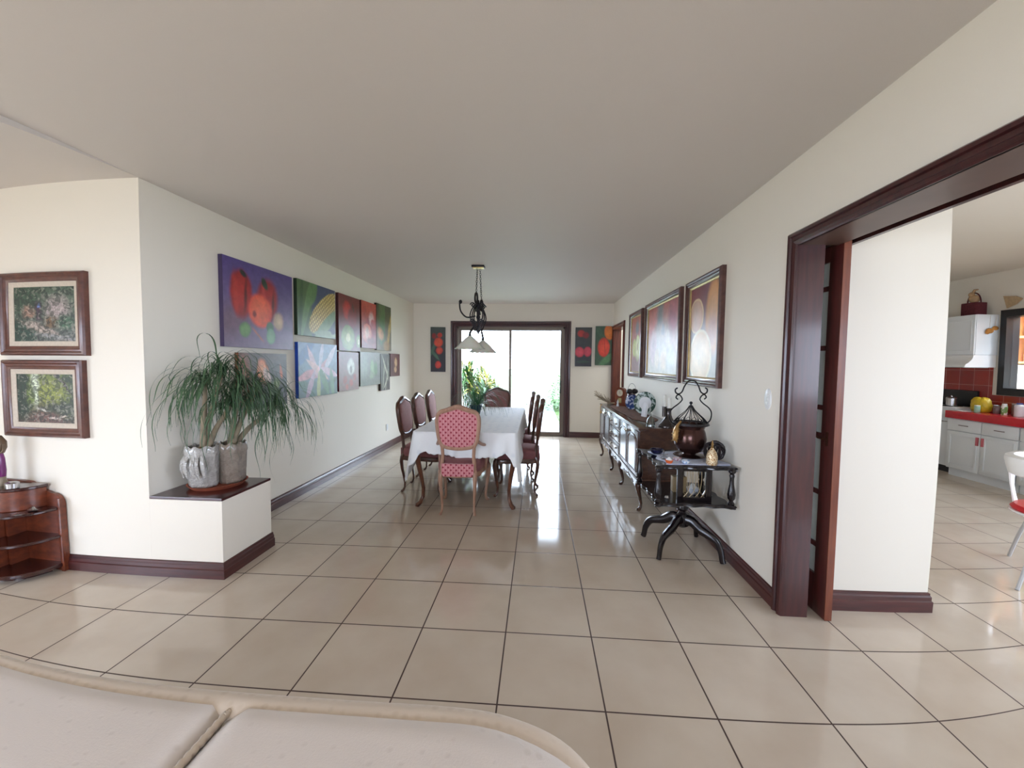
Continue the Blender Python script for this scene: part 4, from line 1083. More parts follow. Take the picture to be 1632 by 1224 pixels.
m = paint_mat('paint_bromeliad', 1.29, (108, 134, 176), (92, 110, 112), [
 ('l', .2, .8, .5, .12, 40, (70, 104, 160), .4), ('l', .25, .15, .5, .12, -40, (84, 112, 104), .4), ('l', .9, .12, .5, .10, 30, (70, 96, 82), .4), ('l', .78, .55, .42, .09, 35, (196, 140, 160), .3), ('l', .30, .42, .42, .09, 15, (206, 140, 154), .3), ('l', .46, .62, .40, .08, 120, (214, 178, 190), .3), ('l', .60, .50, .45, .08, -28, (222, 180, 182), .3), ('l', .36, .22, .36, .08, 62, (196, 164, 190), .3),
 ('l', .80, .30, .40, .10, -60, (92, 128, 96), .3), ('l', 1.02, .72, .40, .08, 50, (204, 196, 214), .3), ('l', 1.0, .45, .36, .08, -15, (212, 176, 200), .3), ('l', .62, .15, .36, .07, 88, (176, 180, 120), .3),
 ('l', .72, .78, .36, .07, 75, (196, 190, 214), .3), ('l', 1.1, .2, .4, .08, 100, (110, 140, 118), .3), ('e', .62, .52, .05, .05, 0, (240, 190, 196), .5)], .02, .3)
on_left('unframed canvas of pale pink bromeliad flowers on blue', 2.388, 3.155, 1.038, 1.627, m, sidem('b', (26, 70, 168)))
m = paint_mat('paint_kiwi', .82, (128, 30, 34), (116, 50, 56), [
 ('e', .30, .74, .17, .19, 0, (176, 34, 40), .3, (206, 60, 56)), ('e', .52, .62, .2, .2, 0, (140, 26, 36), .3), ('b', .55, .80, .02, .1, 20, (60, 50, 40), .5), ('e', .34, .24, .27, .24, 0, (110, 128, 60), .12, (160, 178, 90)),
 ('e', .34, .24, .09, .09, 0, (222, 222, 160), .3), ('e', .76, .20, .12, .14, 0, (98, 116, 58), .2, (150, 166, 90)), ('e', .76, .18, .04, .06, 0, (216, 214, 160), .3)], .02, .3)
on_left('unframed canvas of red tomatoes above a sliced green kiwi', 3.212, 3.775, 1.568, 2.277, m, sidem('k', (70, 24, 26)))
m = paint_mat('paint_tomatoes', .72, (206, 74, 48), (150, 80, 90), [
 ('e', .45, .45, .3, .28, 0, (170, 40, 56), .4), ('e', .48, .66, .16, .18, 0, (224, 130, 130), .5, (240, 200, 196)), ('e', .55, .55, .12, .12, 0, (190, 70, 80), .4), ('e', .26, .32, .24, .22, 0, (230, 110, 90), .15, (240, 170, 150)),
 ('e', .26, .32, .10, .12, 0, (246, 196, 180), .4), ('e', .45, .15, .3, .1, 0, (140, 60, 60), .6)], .03, .3)
on_left('unframed canvas of sliced tomatoes on an orange red ground', 3.822, 4.303, 1.625, 2.285, m, sidem('t', (80, 26, 28)))
m = paint_mat('paint_squash_flower', .78, (70, 78, 46), (120, 104, 58), [
 ('b', .28, .6, .18, .5, 0, (94, 116, 64), .3), ('l', .30, .55, .5, .12, 80, (86, 118, 60), .4), ('l', .66, .42, .5, .08, 72, (190, 158, 76), .4), ('e', .2, .36, .2, .14, -30, (206, 150, 90), .5), ('e', .52, .10, .2, .14, 0, (170, 130, 70), .5)], .03, .3)
on_left('unframed canvas of green leaves and yellow blossom, far end of the upper row', 4.32, 4.885, 1.61, 2.32, m, sidem('s', (54, 34, 26)))
m = paint_mat('paint_chillies', 1.05, (132, 84, 90), (146, 86, 90), [
 ('e', .62, .62, .22, .24, 0, (206, 204, 200), .3, (236, 236, 230)), ('e', .62, .55, .08, .14, 0, (116, 96, 92), .5), ('e', .30, .28, .12, .12, 0, (160, 50, 56), .4), ('e', .62, .20, .12, .12, 0, (176, 66, 70), .4), ('e', .82, .34, .1, .1, 0, (170, 50, 60), .4), ('e', .4, .1, .1, .08, 0, (190, 90, 90), .4)], .03, .3)
on_left('unframed canvas of a white mushroom above red radishes', 3.20, 3.725, 1.053, 1.550, m, sidem('m', (110, 28, 34)))
m = paint_mat('paint_green_pepper', 1.35, (136, 132, 118), (118, 116, 106), [
 ('e', .80, .52, .18, .30, 10, (112, 142, 92), .5, (150, 176, 126)), ('e', 1.02, .5, .14, .26, 0, (96, 126, 80), .5), ('e', .75, .3, .2, .14, 0, (140, 150, 120), .6), ('e', .3, .6, .3, .4, 0, (146, 148, 136), .8)], .03, .25)
on_left('pale grey green unframed canvas of green peppers, wider than those beside it', 3.77, 4.435, 1.085, 1.567, m, sidem('g', (50, 44, 32)))
m = paint_mat('paint_asparagus', .78, (92, 84, 72), (88, 72, 70), [
 ('l', .40, .62, .5, .05, -50, (196, 194, 170), .4), ('l', .25, .40, .5, .04, 78, (170, 172, 150), .4), ('l', .52, .35, .5, .04, 70, (180, 178, 158), .4), ('l', .62, .58, .4, .04, 95, (150, 150, 130), .4), ('l', .45, .22, .3, .04, 40, (196, 190, 170), .4)], .02, .35)
on_left('narrow dark unframed canvas of pale asparagus stalks', 4.455, 4.815, 0.975, 1.556, m, sidem('a', (60, 44, 40)))
m = paint_mat('paint_nut', 1.15, (120, 64, 60), (110, 70, 66), [('e', .66, .62, .2, .24, 10, (206, 160, 120), .4, (230, 196, 156)), ('e', .6, .3, .18, .16, 0, (214, 176, 136), .4), ('e', .2, .5, .2, .4, 0, (96, 50, 50), .7)], .03, .3)
on_left('smallest unframed canvas at the far end of the left wall, brown with a pale peanut', 4.845, 5.265, 1.188, 1.567, m, sidem('n', (90, 52, 48)))

# far wall
GF = 'narrow upright fruit canvases on the far wall'
m = paint_mat('paint_fruit_branch', .33, (62, 72, 66), (52, 48, 60), [
 ('e', .08, .80, .06, .07, 0, (140, 40, 40), .4), ('e', .21, .82, .06, .06, 0, (200, 60, 44), .3), ('l', .06, .52, .22, .04, 70, (70, 104, 88), .4), ('l', .10, .38, .18, .04, -50, (78, 112, 92), .4), ('e', .18, .66, .11, .11, 0, (206, 56, 38), .25, (226, 92, 60)),
 ('e', .20, .48, .085, .09, 0, (190, 44, 36), .25, (220, 84, 60)), ('e', .17, .16, .075, .09, 0, (196, 40, 40), .25, (226, 80, 66))], .012, .25)
canvas('narrow dark canvas of red fruit hanging on a branch, left of the garden door', .285, .875, m, sidem('f', (40, 34, 34)), (-1.822, 6.12, 1.246), 0, 0.035, GF)
m = paint_mat('paint_cashew', .41, (60, 62, 58), (44, 46, 54), [
 ('e', .14, .84, .10, .10, 0, (160, 40, 40), .3, (190, 60, 50)), ('e', .26, .80, .09, .09, 0, (130, 36, 40), .4), ('e', .11, .37, .13, .14, 0, (186, 34, 56), .25, (220, 80, 96)), ('e', .31, .38, .10, .14, 0, (180, 34, 60), .25, (214, 76, 96)), ('l', .2, .12, .2, .04, 0, (50, 76, 60), .5)], .012, .25)
canvas('narrow dark canvas of four red apples, directly right of the garden door', .31, .745, m, sidem('g2', (34, 34, 40)), (1.012, 6.12, 1.383), 0, 0.035, GF)
m = paint_mat('paint_persimmon', .415, (62, 92, 72), (58, 84, 64), [
 ('l', .30, .15, .35, .09, 40, (84, 124, 86), .4), ('l', .10, .85, .3, .08, -60, (70, 100, 78), .4), ('e', .34, .84, .13, .20, 10, (218, 104, 42), .2, (232, 136, 60)), ('e', .21, .46, .16, .26, 0, (198, 48, 40), .2, (224, 84, 62)), ('b', .24, .46, .006, .2, 4, (150, 34, 36), .5)], .012, .25)
canvas('narrow canvas of one big red fruit with green leaves, next to the far right corner', .305, .740, m, sidem('h', (48, 44, 40)), (1.388, 6.12, 1.410), 0, 0.035, GF)

# right wall, three framed
GR = 'large framed fruit paintings on the right wall'
def on_right(label, y0, y1, z0, z1, m, fw=0.065):
    return framed(label, y1-y0, z1-z0, fw, m, FRAMED, (1.57, (y0+y1)/2, z0), -PI/2, 0.014, 0.045, GILT, GR)
m = paint_mat('paint_oranges', .74, (112, 70, 92), (176, 170, 160), [
 ('b', .1, .9, .4, .25, 0, (136, 54, 62), .9), ('e', .62, .64, .22, .42, 0, (206, 138, 80), .25, (226, 176, 128)), ('e', .6, .5, .16, .2, 0, (198, 150, 130), .7), ('e', .17, .68, .20, .20, 0, (226, 196, 150), .06), ('e', .17, .68, .18, .18, 0, (206, 160, 130), .1, (216, 180, 160)),
 ('e', .30, .22, .30, .31, 0, (236, 222, 184), .05), ('e', .30, .22, .275, .285, 0, (226, 186, 130), .1, (232, 204, 164)), ('e', .27, .22, .02, .03, 0, (250, 246, 238), .5)], .008, .2, 5)
on_right('framed painting of orange halves, nearest the kitchen opening', 1.58, 2.315, 1.25, 2.195, m)
m = paint_mat('paint_flowers', 1.4, (184, 96, 92), (206, 200, 190), [
 ('b', .6, .85, .18, .3, 0, (122, 122, 126), .8), ('e', 1.15, .75, .25, .3, 0, (176, 96, 116), .7), ('e', .2, .75, .25, .35, 0, (200, 96, 88), .8), ('e', .7, .42, .5, .38, 0, (192, 186, 192), .6, (214, 206, 200)), ('e', .3, .4, .2, .3, 0, (206, 176, 182), .6), ('e', .95, .5, .12, .14, 0, (214, 196, 196), .4, (226, 216, 206)),
 ('e', .8, .2, .2, .18, 0, (222, 212, 190), .4, (226, 196, 170)), ('e', .5, .22, .15, .15, 0, (226, 206, 186), .4), ('e', 1.1, .2, .2, .2, 0, (204, 202, 196), .5), ('e', .75, .62, .1, .1, 0, (176, 180, 190), .5)], .05, .28, 8)
on_right('widest framed painting, a pale still life on red, in the middle of the right wall', 2.465, 3.735, 1.25, 2.20, m)
m = paint_mat('paint_pear', .72, (190, 100, 76), (150, 104, 104), [
 ('e', .40, .80, .15, .16, 0, (120, 120, 124), .7), ('e', .22, .44, .15, .18, 0, (176, 184, 96), .2, (206, 208, 126)), ('e', .45, .42, .17, .26, 0, (196, 204, 120), .12, (226, 228, 180)), ('e', .45, .45, .05, .08, 0, (186, 180, 120), .4), ('e', .3, .1, .3, .2, 0, (140, 96, 92), .6)], .02, .25)
on_right('narrow framed painting of yellow green pears, farthest on the right wall', 3.91, 4.64, 1.25, 2.19, m)

# living room landscapes on the near left wall
GL = 'framed landscapes one above the other on the living room wall'
def green_scape(name, shapes, top, bot): return paint_mat(name, 1.2, top, bot, shapes, .09, .6, 16, 27)
m = green_scape('paint_cottage', [('e', .2, .8, .6, .4, 0, (54, 80, 62), .6), ('e', .9, .75, .5, .35, 0, (84, 100, 84), .8), ('e', .85, .58, .28, .28, 0, (176, 160, 158), .7), ('b', .50, .55, .07, .2, 0, (66, 44, 62), .5), ('b', .52, .66, .02, .05, 0, (110, 130, 190), .5),
  ('e', .3, .55, .15, .14, 0, (160, 124, 108), .7), ('e', .75, .35, .2, .12, 0, (110, 84, 56), .7), ('e', 1.0, .35, .2, .14, 0, (64, 100, 74), .6), ('e', .15, .16, .36, .28, 0, (30, 66, 52), .3), ('l', .6, .20, .6, .10, -22, (172, 156, 146), .6), ('l', .85, .08, .5, .06, -6, (140, 140, 140), .6)], (60, 84, 64), (96, 100, 96))
framed('framed painting of a cottage garden path, upper of the two on the living room wall', .675, .545, .062, m, FRAMEW, (-3.102, 0.83, 1.450), 0, 0.032, 0.045, None, GL)
m = green_scape('paint_forest', [('e', .1, .6, .28, .6, 0, (34, 58, 42), .4), ('e', 1.1, .6, .3, .6, 0, (56, 72, 40), .6), ('e', .75, .62, .4, .3, 0, (142, 150, 64), .8), ('e', .40, .75, .10, .5, 0, (216, 226, 200), .7), ('e', .3, .6, .1, .3, 0, (110, 128, 60), .7), ('l', .95, .85, .5, .03, -50, (46, 38, 30), .4),
  ('e', .9, .3, .4, .14, 0, (56, 66, 48), .6), ('e', .6, .06, .4, .2, 0, (108, 76, 70), .6), ('e', .55, .27, .16, .03, 0, (206, 200, 190), .6), ('e', .78, .10, .14, .03, 0, (200, 180, 170), .5), ('e', .95, .16, .1, .02, 10, (206, 190, 176), .5)], (110, 124, 54), (82, 62, 58))
framed('framed painting of a sunlit forest track, lower of the two on the living room wall', .64, .512, .062, m, FRAMEW, (-3.120, 0.83, .908), 0, 0.032, 0.045, None, GL)

# ================================================================== PONYTAIL PALM ON THE LEDGE
def ponytail():
    t = thing('ponytail_palm', 'ponytail palm with long drooping leaves in plastic-wrapped pots on the ledge', 'plant', (-2.15, 1.112, 0.530))
    b = MB(); b.lathe([(0, 0), (0.155, 0), (0.178, 0.022), (0.182, 0.026), (0.174, 0.026), (0.152, 0.008), (0, 0.008)], n=36); b.build('saucer', TERRA, t)
    w = NT('plastic_wrap'); v = w.coord('Object'); nz = w.noise(16, 6, v, 0.7)
    w.s('Base Color', w.mix(nz.outputs[0], s2l((128, 118, 108)), s2l((232, 230, 226)))); w.s('Roughness', 0.10); w.s('Coat Weight', 1.0); w.bump(w.noise(34, 4, v, 0.7).outputs[0], 1.0, 0.03)  # pale end of the mix paints the film's highlights over grey-brown
    WR2 = NT('plastic_wrap_brown'); v = WR2.coord('Object'); nz = WR2.noise(20, 6, v, 0.7)
    WR2.s('Base Color', WR2.mix(nz.outputs[0], s2l((96, 78, 66)), s2l((176, 164, 150)))); WR2.s('Roughness', 0.16); WR2.s('Coat Weight', 0.6); WR2.bump(nz.outputs[0], 1.0, 0.02)
    pots = [(-0.052, -0.062, 0.100, w.m), (0.062, 0.058, 0.092, WR2.m)]
    rr = random.Random(21)
    for k, (x, y, r, m_) in enumerate(pots):
        b = MB(); n = 56; rs = []; prof = [(0.80, 0.009), (0.86, 0.03), (0.93, 0.12), (1.0, 0.22), (1.06, 0.255), (1.02, 0.285), (0.95, 0.30), (0.90, 0.285), (0.84, 0.24), (0.0, 0.24)]
        ph = rr.uniform(0, 6)
        for s, z in prof:
            ring = []
            for i in range(n):
                q = 2*PI*i/n; c = 1+0.05*math.sin(q*7+ph+z*9)+0.035*math.sin(q*13-z*30)+0.02*math.sin(q*23+z*60)
                rad = max(r*s*(c if s > 0.1 else 0), 0.001)
                ring.append(V((x+rad*math.cos(q), y+rad*math.sin(q), z+0.008*math.sin(q*9+ph)*(1 if z > 0.2 and s > .1 else 0))))
            rs.append(ring)
        b.rings(rs, cap1=False); b.build('wrapped_pot', m_, t, ang=80)
        b = MB(); b.lathe([(0, 0.245), (r*0.83, 0.245), (r*0.80, 0.252), (0, 0.256)], (x, y, 0), 20); b.build('soil', mat('soil', (70, 52, 42), 0.95, 0, 0.4, 30, 0.4), t)
    # knot of film on the front pot, with a loose flap
    b = MB()
    for i in range(9):
        a = rr.uniform(-2.2, -0.6)
        b.tube(smooth_open([(-0.052+0.1*math.cos(a), -0.062+0.1*math.sin(a), 0.25), (-0.052+0.125*math.cos(a), -0.062+0.125*math.sin(a), 0.18), (-0.052+0.115*math.cos(a+.1), -0.062+0.115*math.sin(a+.1), 0.09)], 3), [0.006, 0.012, 0.014, 0.012, 0.014, 0.010, 0.004], 6, flat=0.5)
    b.build('plastic_folds', w.m, t, ang=80)
    # trunks and heads: world targets (y, z) about the plane x = -2.1
    heads = [(-2.10, 0.97, 1.29, 0), (-2.06, 1.07, 1.36, 0), (-2.10, 1.30, 1.26, 1), (-2.00, 1.56, 1.08, 1), (-2.04, 1.12, 1.14, 0), (-2.10, 1.44, 1.20, 1)]
    o = V((-2.15, 1.112, 0.530))
    b = MB()
    for hx, hy, hz, k in heads:
        p0 = V((pots[k][0], pots[k][1], 0.24))+V((rr.uniform(-.02, .02), rr.uniform(-.02, .02), 0)); p1 = V((hx, hy, hz))-o
        mid = p0.lerp(p1, 0.35); mid.z += 0.03
        b.tube(smooth_open([p0, mid, p0.lerp(p1, 0.72), p1], 4), [0.022-0.0010*i for i in range(13)], 8)
    for x, y, r, _ in pots: b.ball((x, y, 0.26), 0.045, sz=0.8)
    b.build('trunk', BARK, t, ang=80)
    b = MB(); toward = math.atan2(-2.7, 2.3)
    for hx, hy, hz, k in heads:
        c = V((hx, hy, hz))-o
        for i in range(115):
            az = rr.uniform(0, 2*PI); el = rr.uniform(0.1, 1.30)
            L = rr.uniform(0.42, 0.86)*(1-0.33*math.sin(el))
            # wall on the -x side: shorten leaves that would enter it
            if math.cos(az) < -0.3: L *= 0.62
            arch_leaf(b, c+V((rr.uniform(-.02, .02), rr.uniform(-.02, .02), rr.uniform(-.05, .02))), az, el, L, rr.uniform(0.006, 0.0105), rr.uniform(0.22, 0.42), 18, 0.20, None, rr)
    # keep everything in front of the wall and above the ledge
    for v_ in b.bm.verts:
        wx, wy, wz = v_.co.x+o.x, v_.co.y+o.y, v_.co.z+o.z
        lim = -2.385+0.0145*wy+0.02
        if wx < lim: v_.co.x = lim-o.x+0.02*abs(math.sin(wy*50))
        if wy < 1.31 and wy > 0.82 and wx < -1.88 and wz < 0.54: v_.co.z = 0.012
    b.build('leaves', PALM, t, ang=180)
ponytail()

# ================================================================== ROUND-ENDED CORNER SHELF (lower left)
def corner_shelf():
    cx, yb = -3.33, 0.805   # centre of the rounded end
    t = thing('corner_shelf', 'reddish wooden low cabinet with rounded open end shelves against the living room wall', 'shelf', (cx, yb, 0))
    def quarter(R_, z0, z1, m, nm, ext=0.9, bev=True):
        pts = [(-ext, 0), (R_, 0)]+[(R_*math.cos(a), -R_*math.sin(a)) for a in [PI/2*i/16 for i in range(1, 17)]]+[(-ext, -R_)]
        b = MB()
        def ring(s, z): return [V((x if x < 0 and x <= -ext else x*(1 if x <= 0 else s), y*s, z)) for x, y in pts]
        b.rings([ring(0.985, z0), ring(1, z0+0.004), ring(1, z1-0.004), ring(0.985, z1)]); return b.build(nm, m, t)
    quarter(0.315, 0.035, 0.060, SHELFD, 'shelf')
    quarter(0.315, 0.235, 0.255, SHELFD, 'shelf')
    quarter(0.310, 0.425, 0.443, SHELFD, 'shelf')
    quarter(0.20, 0.443, 0.575, SHELFW, 'drawer_box')
    quarter(0.215, 0.575, 0.595, SHELFD, 'top')
    # back panel against the wall with a rounded corner
    pts = [(-0.9, 0.0), (0.325, 0.0), (0.325, 0.455)]+[(0.245+0.08*math.cos(a), 0.455+0.075*math.sin(a)) for a in [PI/2*i/8 for i in range(1, 9)]]+[(0.16, 0.555), (0.08, 0.60), (0.0, 0.605), (-0.9, 0.605)]
    b = MB(); b.prism(pts, -0.004, 0.018, 'y'); b.build('back_panel', SHELFW, t)
    b = MB(); b.box(0.300, 0.325, -0.022, -0.002, 0, 0.50, 0.004); b.build('side_post', SHELFW, t)
    # inner body behind the shelves (the cabinet they end)
    b = MB(); b.box(-0.9, -0.02, -0.30, -0.005, 0.06, 0.235); b.box(-0.9, -0.02, -0.30, -0.005, 0.255, 0.425); b.build('cabinet_body', SHELFW, t)
    b = MB(); b.box(-0.01, 0.01, -0.12, -0.005, 0.06, 0.235); b.box(-0.01, 0.01, -0.12, -0.005, 0.255, 0.425); b.build('divider', SHELFW, t)
    pts = [(-0.9, -0.02), (0.22, -0.02)]+[(0.24*math.cos(a), -0.24*math.sin(a)) for a in [PI/2*i/12 for i in range(1, 13)]]+[(-0.9, -0.24)]
    b = MB(); b.prism(pts, 0.0, 0.035); b.build('base', SHELFD, t)
corner_shelf()
t = thing('trinket_box', 'round silver trinket box on top of the corner shelf', 'box', (-3.215, 0.665, 0.595))
b = MB(); b.lathe([(0, 0), (0.034, 0), (0.037, 0.004), (0.037, 0.026), (0, 0.026)], n=24); b.build('body', STEEL, t)
b = MB(); b.lathe([(0, 0.026), (0.039, 0.026), (0.039, 0.034), (0.030, 0.040), (0, 0.043)], n=24); b.build('lid', STEEL, t)
b = MB(); b.lathe([(0, 0), (0.014, 0), (0.03, 0.010), (0.0, 0.022)], (-3.09, 0.60, 0.443), 12, sx=1.4); tag(b.build('silver_ornament', STEEL), 'small silver ornament nearer the left edge on the upper open shelf', 'ornament')
b = MB(); b.lathe([(0, 0), (0.012, 0), (0.026, 0.008), (0.012, 0.016), (0.006, 0.026), (0.0, 0.03)], (-3.105, 0.70, 0.443), 12, sx=1.5); tag(b.build('silver_dish', STEEL), 'small silver dish under the rounded corner of the shelf back', 'dish')
t = thing('purple_vase', 'tall purple vase with curled brown handle at the left frame edge on the corner shelf', 'vase', (-3.362, 0.70, 0.595))
b = MB(); b.lathe([(0, 0), (0.034, 0), (0.036, 0.02), (0.028, 0.04), (0.030, 0.06)], n=18); b.build('foot', mat('vase_foot', (150, 136, 116), 0.4, 0.2, 0.2, 10), t)
b = MB(); b.lathe([(0.0, 0.06), (0.030, 0.06), (0.034, 0.10), (0.030, 0.18), (0.022, 0.215), (0, 0.215)], n=18); b.build('body', mat('purple_glaze', (120, 44, 110), 0.2, 0, 0.2, 8), t)
b = MB(); b.lathe([(0, 0.215), (0.03, 0.215), (0.045, 0.25), (0.045, 0.29), (0.02, 0.33), (0, 0.335)], n=18); b.tube(smooth_open([(0.03, -0.01, 0.22), (0.055, -0.01, 0.235), (0.062, -0.01, 0.265), (0.058, -0.01, 0.28)], 4), 0.006, 6); b.build('top', mat('brown_metal', (128, 108, 88), 0.35, 0.4, 0.3, 10), t)

# ================================================================== SOFA (foreground)
def soft_box(b, x0, x1, y0, y1, z0, z1, r, n=10, puff=0.0, M=None, rx=None):
    """rounded, slightly puffed cushion"""
    rx = rx or r
    cx, cy, cz = (x0+x1)/2, (y0+y1)/2, (z0+z1)/2; hx, hy, hz = (x1-x0)/2, (y1-y0)/2, (z1-z0)/2
    D = {}; m = n+1; fs = []
    def gv(i, j, k):
        key = (i, j, k)
        if key not in D: D[key] = b.bm.verts.new((2*i/m-1, 2*j/m-1, 2*k/m-1))
        return D[key]
    for i in range(m):
        for j in range(m):
            for k in (0, m):
                for f in (lambda p, q: gv(p, q, k), lambda p, q: gv(p, k, q), lambda p, q: gv(k, p, q)):
                    fs.append(b.bm.faces.new((f(i, j), f(i+1, j), f(i+1, j+1), f(i, j+1))))
    seen = list(D.values())
    for v in seen:
        p = v.co.copy(); q = V((p.x*hx, p.y*hy, p.z*hz))
        inner = V((max(-hx+rx, min(hx-rx, q.x)), max(-hy+r, min(hy-r, q.y)), max(-hz+r, min(hz-r, q.z))))
        d = q-inner; d.x /= rx; d.y /= r; d.z /= r
        if d.length > 1e-6: d.normalize(); q = inner+V((d.x*rx, d.y*r, d.z*r))
        u = (1-p.x**2)*(1-p.z**2); q.y += puff*u*(1 if p.y > 0 else -1); q.z += puff*0.5*(1-p.x**2)*(1-p.y**2)*(1 if p.z > 0 else -1)
        v.co = V((cx, cy, cz))+q
        if M is not None: v.co = M @ v.co
def sofa():
    t = thing('sofa', 'cream damask sofa in the foreground with rounded back cushions', 'sofa', (-0.68, -1.35, 0))
    o = V((-0.68, -1.35, 0))
    xs = [-1.63, -1.005, -0.374, 0.262]
    b = MB(); soft_box(b, xs[0]-0.02-o.x, xs[3]-0.03-o.x, -1.22-o.y, -0.935-o.y, 0.06, 0.72, 0.05, 8); b.build('back_frame', SOFAF, t)
    b = MB(); soft_box(b, xs[0]-0.1-o.x, xs[3]+0.05-o.x, -1.90-o.y, -1.15-o.y, 0.08, 0.30, 0.04, 6); b.build('base', SOFAF, t)
    for i in range(3):
        x0, x1 = xs[i], xs[i+1]
        b = MB()
        M = Matrix.Translation((0, 0, 0))
        soft_box(b, x0-o.x+0.001, x1-o.x-0.001, -1.25-o.y, -0.930-o.y, 0.40, 0.835, 0.07, 18, 0.004, None, 0.010)
        # rounded outer corner of the last cushion
        if i == 2:
            for v in b.bm.verts:
                u = (v.co.x+o.x-0.02)/0.25
                if u > 0: v.co.z -= 0.05*u**2.2*(1 if v.co.z > 0.6 else 0); v.co.y -= 0.06*u**2.2*(1 if v.co.y+o.y > -1.1 else 0)
        c = b.build('back_cushion', SOFAF, t, ang=180)
        b = MB(); xm0, xm1 = x0-o.x+0.05, x1-o.x-0.05
        soft_box(b, x0-o.x+0.004, x1-o.x-0.004, -1.88-o.y, -1.24-o.y, 0.29, 0.45, 0.05, 8, 0.01); b.build('seat_cushion', SOFAF, t, ang=180)
    # gathered seam between the two visible cushions
    b = MB()
    pts = [(xs[2]-o.x, -1.25-o.y+0.08*0, 0.70)]
    path = []
    for k in range(60):
        a = k/60*PI/2
        path.append(V((xs[2]-o.x+0.001*math.sin(k*1.9), (-0.935-o.y)-0.05*(1-math.cos(a)), 0.760+0.062*math.sin(a))))
    path += [V((xs[2]-o.x+0.0012*math.sin(k*2.1), (-0.985-o.y)-0.20*k/40, 0.822)) for k in range(1, 41)]
    b.tube(path, [0.0055+0.001*abs(math.sin(k*1.3)) for k in range(len(path))], 6); b.build('seam_piping', SOFAP, t, ang=80)
    b = MB()
    path = [(-1.66, -0.951, 0.793), (-1.2, -0.951, 0.793), (-0.7, -0.951, 0.793), (-0.2, -0.951, 0.793), (0.02, -0.951, 0.793), (0.12, -0.956, 0.784), (0.20, -0.972, 0.762), (0.25, -1.01, 0.725), (0.27, -1.07, 0.67), (0.272, -1.14, 0.60)]
    b.tube([V(p)-o for p in smooth_open(path, 5)], 0.036, 14); e = b.build('back_roll', SOFAP, t); e['label'] = 'tan rolled rear edge of the sofa back'
    for s, x in ((0, xs[0]-0.10), (1, xs[3]+0.05)):
        b = MB(); soft_box(b, x-0.10-o.x if s == 0 else x-0.03-o.x, x+0.03-o.x if s == 0 else x+0.10-o.x, -1.90-o.y, -1.25-o.y, 0.08, 0.56, 0.06, 8); b.build('arm', SOFAF, t, ang=180)
    for x in (xs[0], xs[3]-0.03):
        for y in (-1.84, -1.0):
            b = MB(); b.lathe([(0, 0), (0.02, 0), (0.03, 0.08), (0, 0.08)], (x-o.x, y-o.y, 0), 12); b.build('leg', SHELFD, t)
sofa()

# ================================================================== KITCHEN
CAB = mat('white_cabinet', (222, 226, 228), 0.35, 0, 0.03, 3)
REDC = mat('red_counter', (196, 30, 44), 0.25, 0, 0.1, 6)
PINKH = mat('pink_handle', (190, 96, 104), 0.35)
DARKH = mat('dark_handle', (90, 66, 66), 0.4)
G_CAB = 'white base cabinets under the red counter'
def base_cabinet(label, ya, yb_, doors=2):
    t = thing('base_cabinet', label, 'cabinet', (5.63, (ya+yb_)/2, 0), 0, G_CAB); L = (yb_-ya)/2
    b = MB(); b.box(0.02, KX-5.63-0.003, -L+0.002, L-0.002, 0.10, 0.765); b.build('body', CAB, t)
    b = MB(); b.box(0.06, KX-5.63-0.003, -L+0.002, L-0.002, 0, 0.10); b.build('plinth', CAB, t)
    w_ = (2*L)/doors
    for i in range(doors):
        a, c = -L+w_*i+0.004, -L+w_*(i+1)-0.004
        d = MB(); d.box(0, 0.02, a, c, 0.61, 0.755, 0.003); o = d.build('drawer', CAB, t)
        d = MB(); m_ = (a+c)/2; d.box(-0.014, -0.006, m_-0.06, m_+0.06, 0.68, 0.688); d.box(-0.008, 0, m_-0.055, m_-0.045, 0.68, 0.688); d.box(-0.008, 0, m_+0.045, m_+0.055, 0.68, 0.688); h = d.build('handle', DARKH, o)
        d = MB(); d.box(0, 0.02, a, c, 0.115, 0.60, 0.003)
        frame_pts = 0.05
        for (p, q, r, s) in ((a+.035, a+.06, .15, .565), (c-.06, c-.035, .15, .565), (a+.06, c-.06, .15, .175), (a+.06, c-.06, .54, .565)): d.box(-0.007, 0.001, p, q, r, s, 0.002)
        o = d.build('door', CAB, t)
        d = MB(); y = (c-0.03) if i % 2 == 0 else (a+0.03); d.box(-0.02, 0, y-0.014, y+0.014, 0.46, 0.565, 0.004); h = d.build('handle', PINKH, o); h['label'] = 'dusty pink upright handle'
base_cabinet('white base cabinet with two panelled doors next to the stove', 3.20, 4.09)
base_cabinet('white base cabinet half hidden behind the white kitchen chair', 2.28, 3.19)
b = MB(); b.box(5.60, KX-0.002, 2.26, 4.10, 0.767, 0.862, 0.006)
tag(b.build('countertop', REDC), 'bright red tiled countertop running along the kitchen wall', 'countertop')
TR = NT('red_splash'); v = TR.coord('Object'); br = TR.n('ShaderNodeTexBrick'); br.offset = 0.0; br.inputs['Scale'].default_value = 1.0; br.inputs['Brick Width'].default_value = 0.2; br.inputs['Row Height'].default_value = 0.2; br.inputs['Mortar Size'].default_value = 0.003
sx = TR.n('ShaderNodeSeparateXYZ'); TR.l(v, sx.inputs[0]); cm = TR.n('ShaderNodeCombineXYZ'); TR.l(sx.outputs[1], cm.inputs[0]); TR.l(sx.outputs[2], cm.inputs[1]); TR.l(cm.outputs[0], br.inputs[0])
br.inputs['Color1'].default_value = (*s2l((158, 50, 40)), 1); br.inputs['Color2'].default_value = (*s2l((142, 42, 36)), 1); br.inputs['Mortar'].default_value = (*s2l((190, 130, 120)), 1)
TR.l(br.outputs[0], TR.p.inputs['Base Color']); TR.s('Roughness', 0.25)
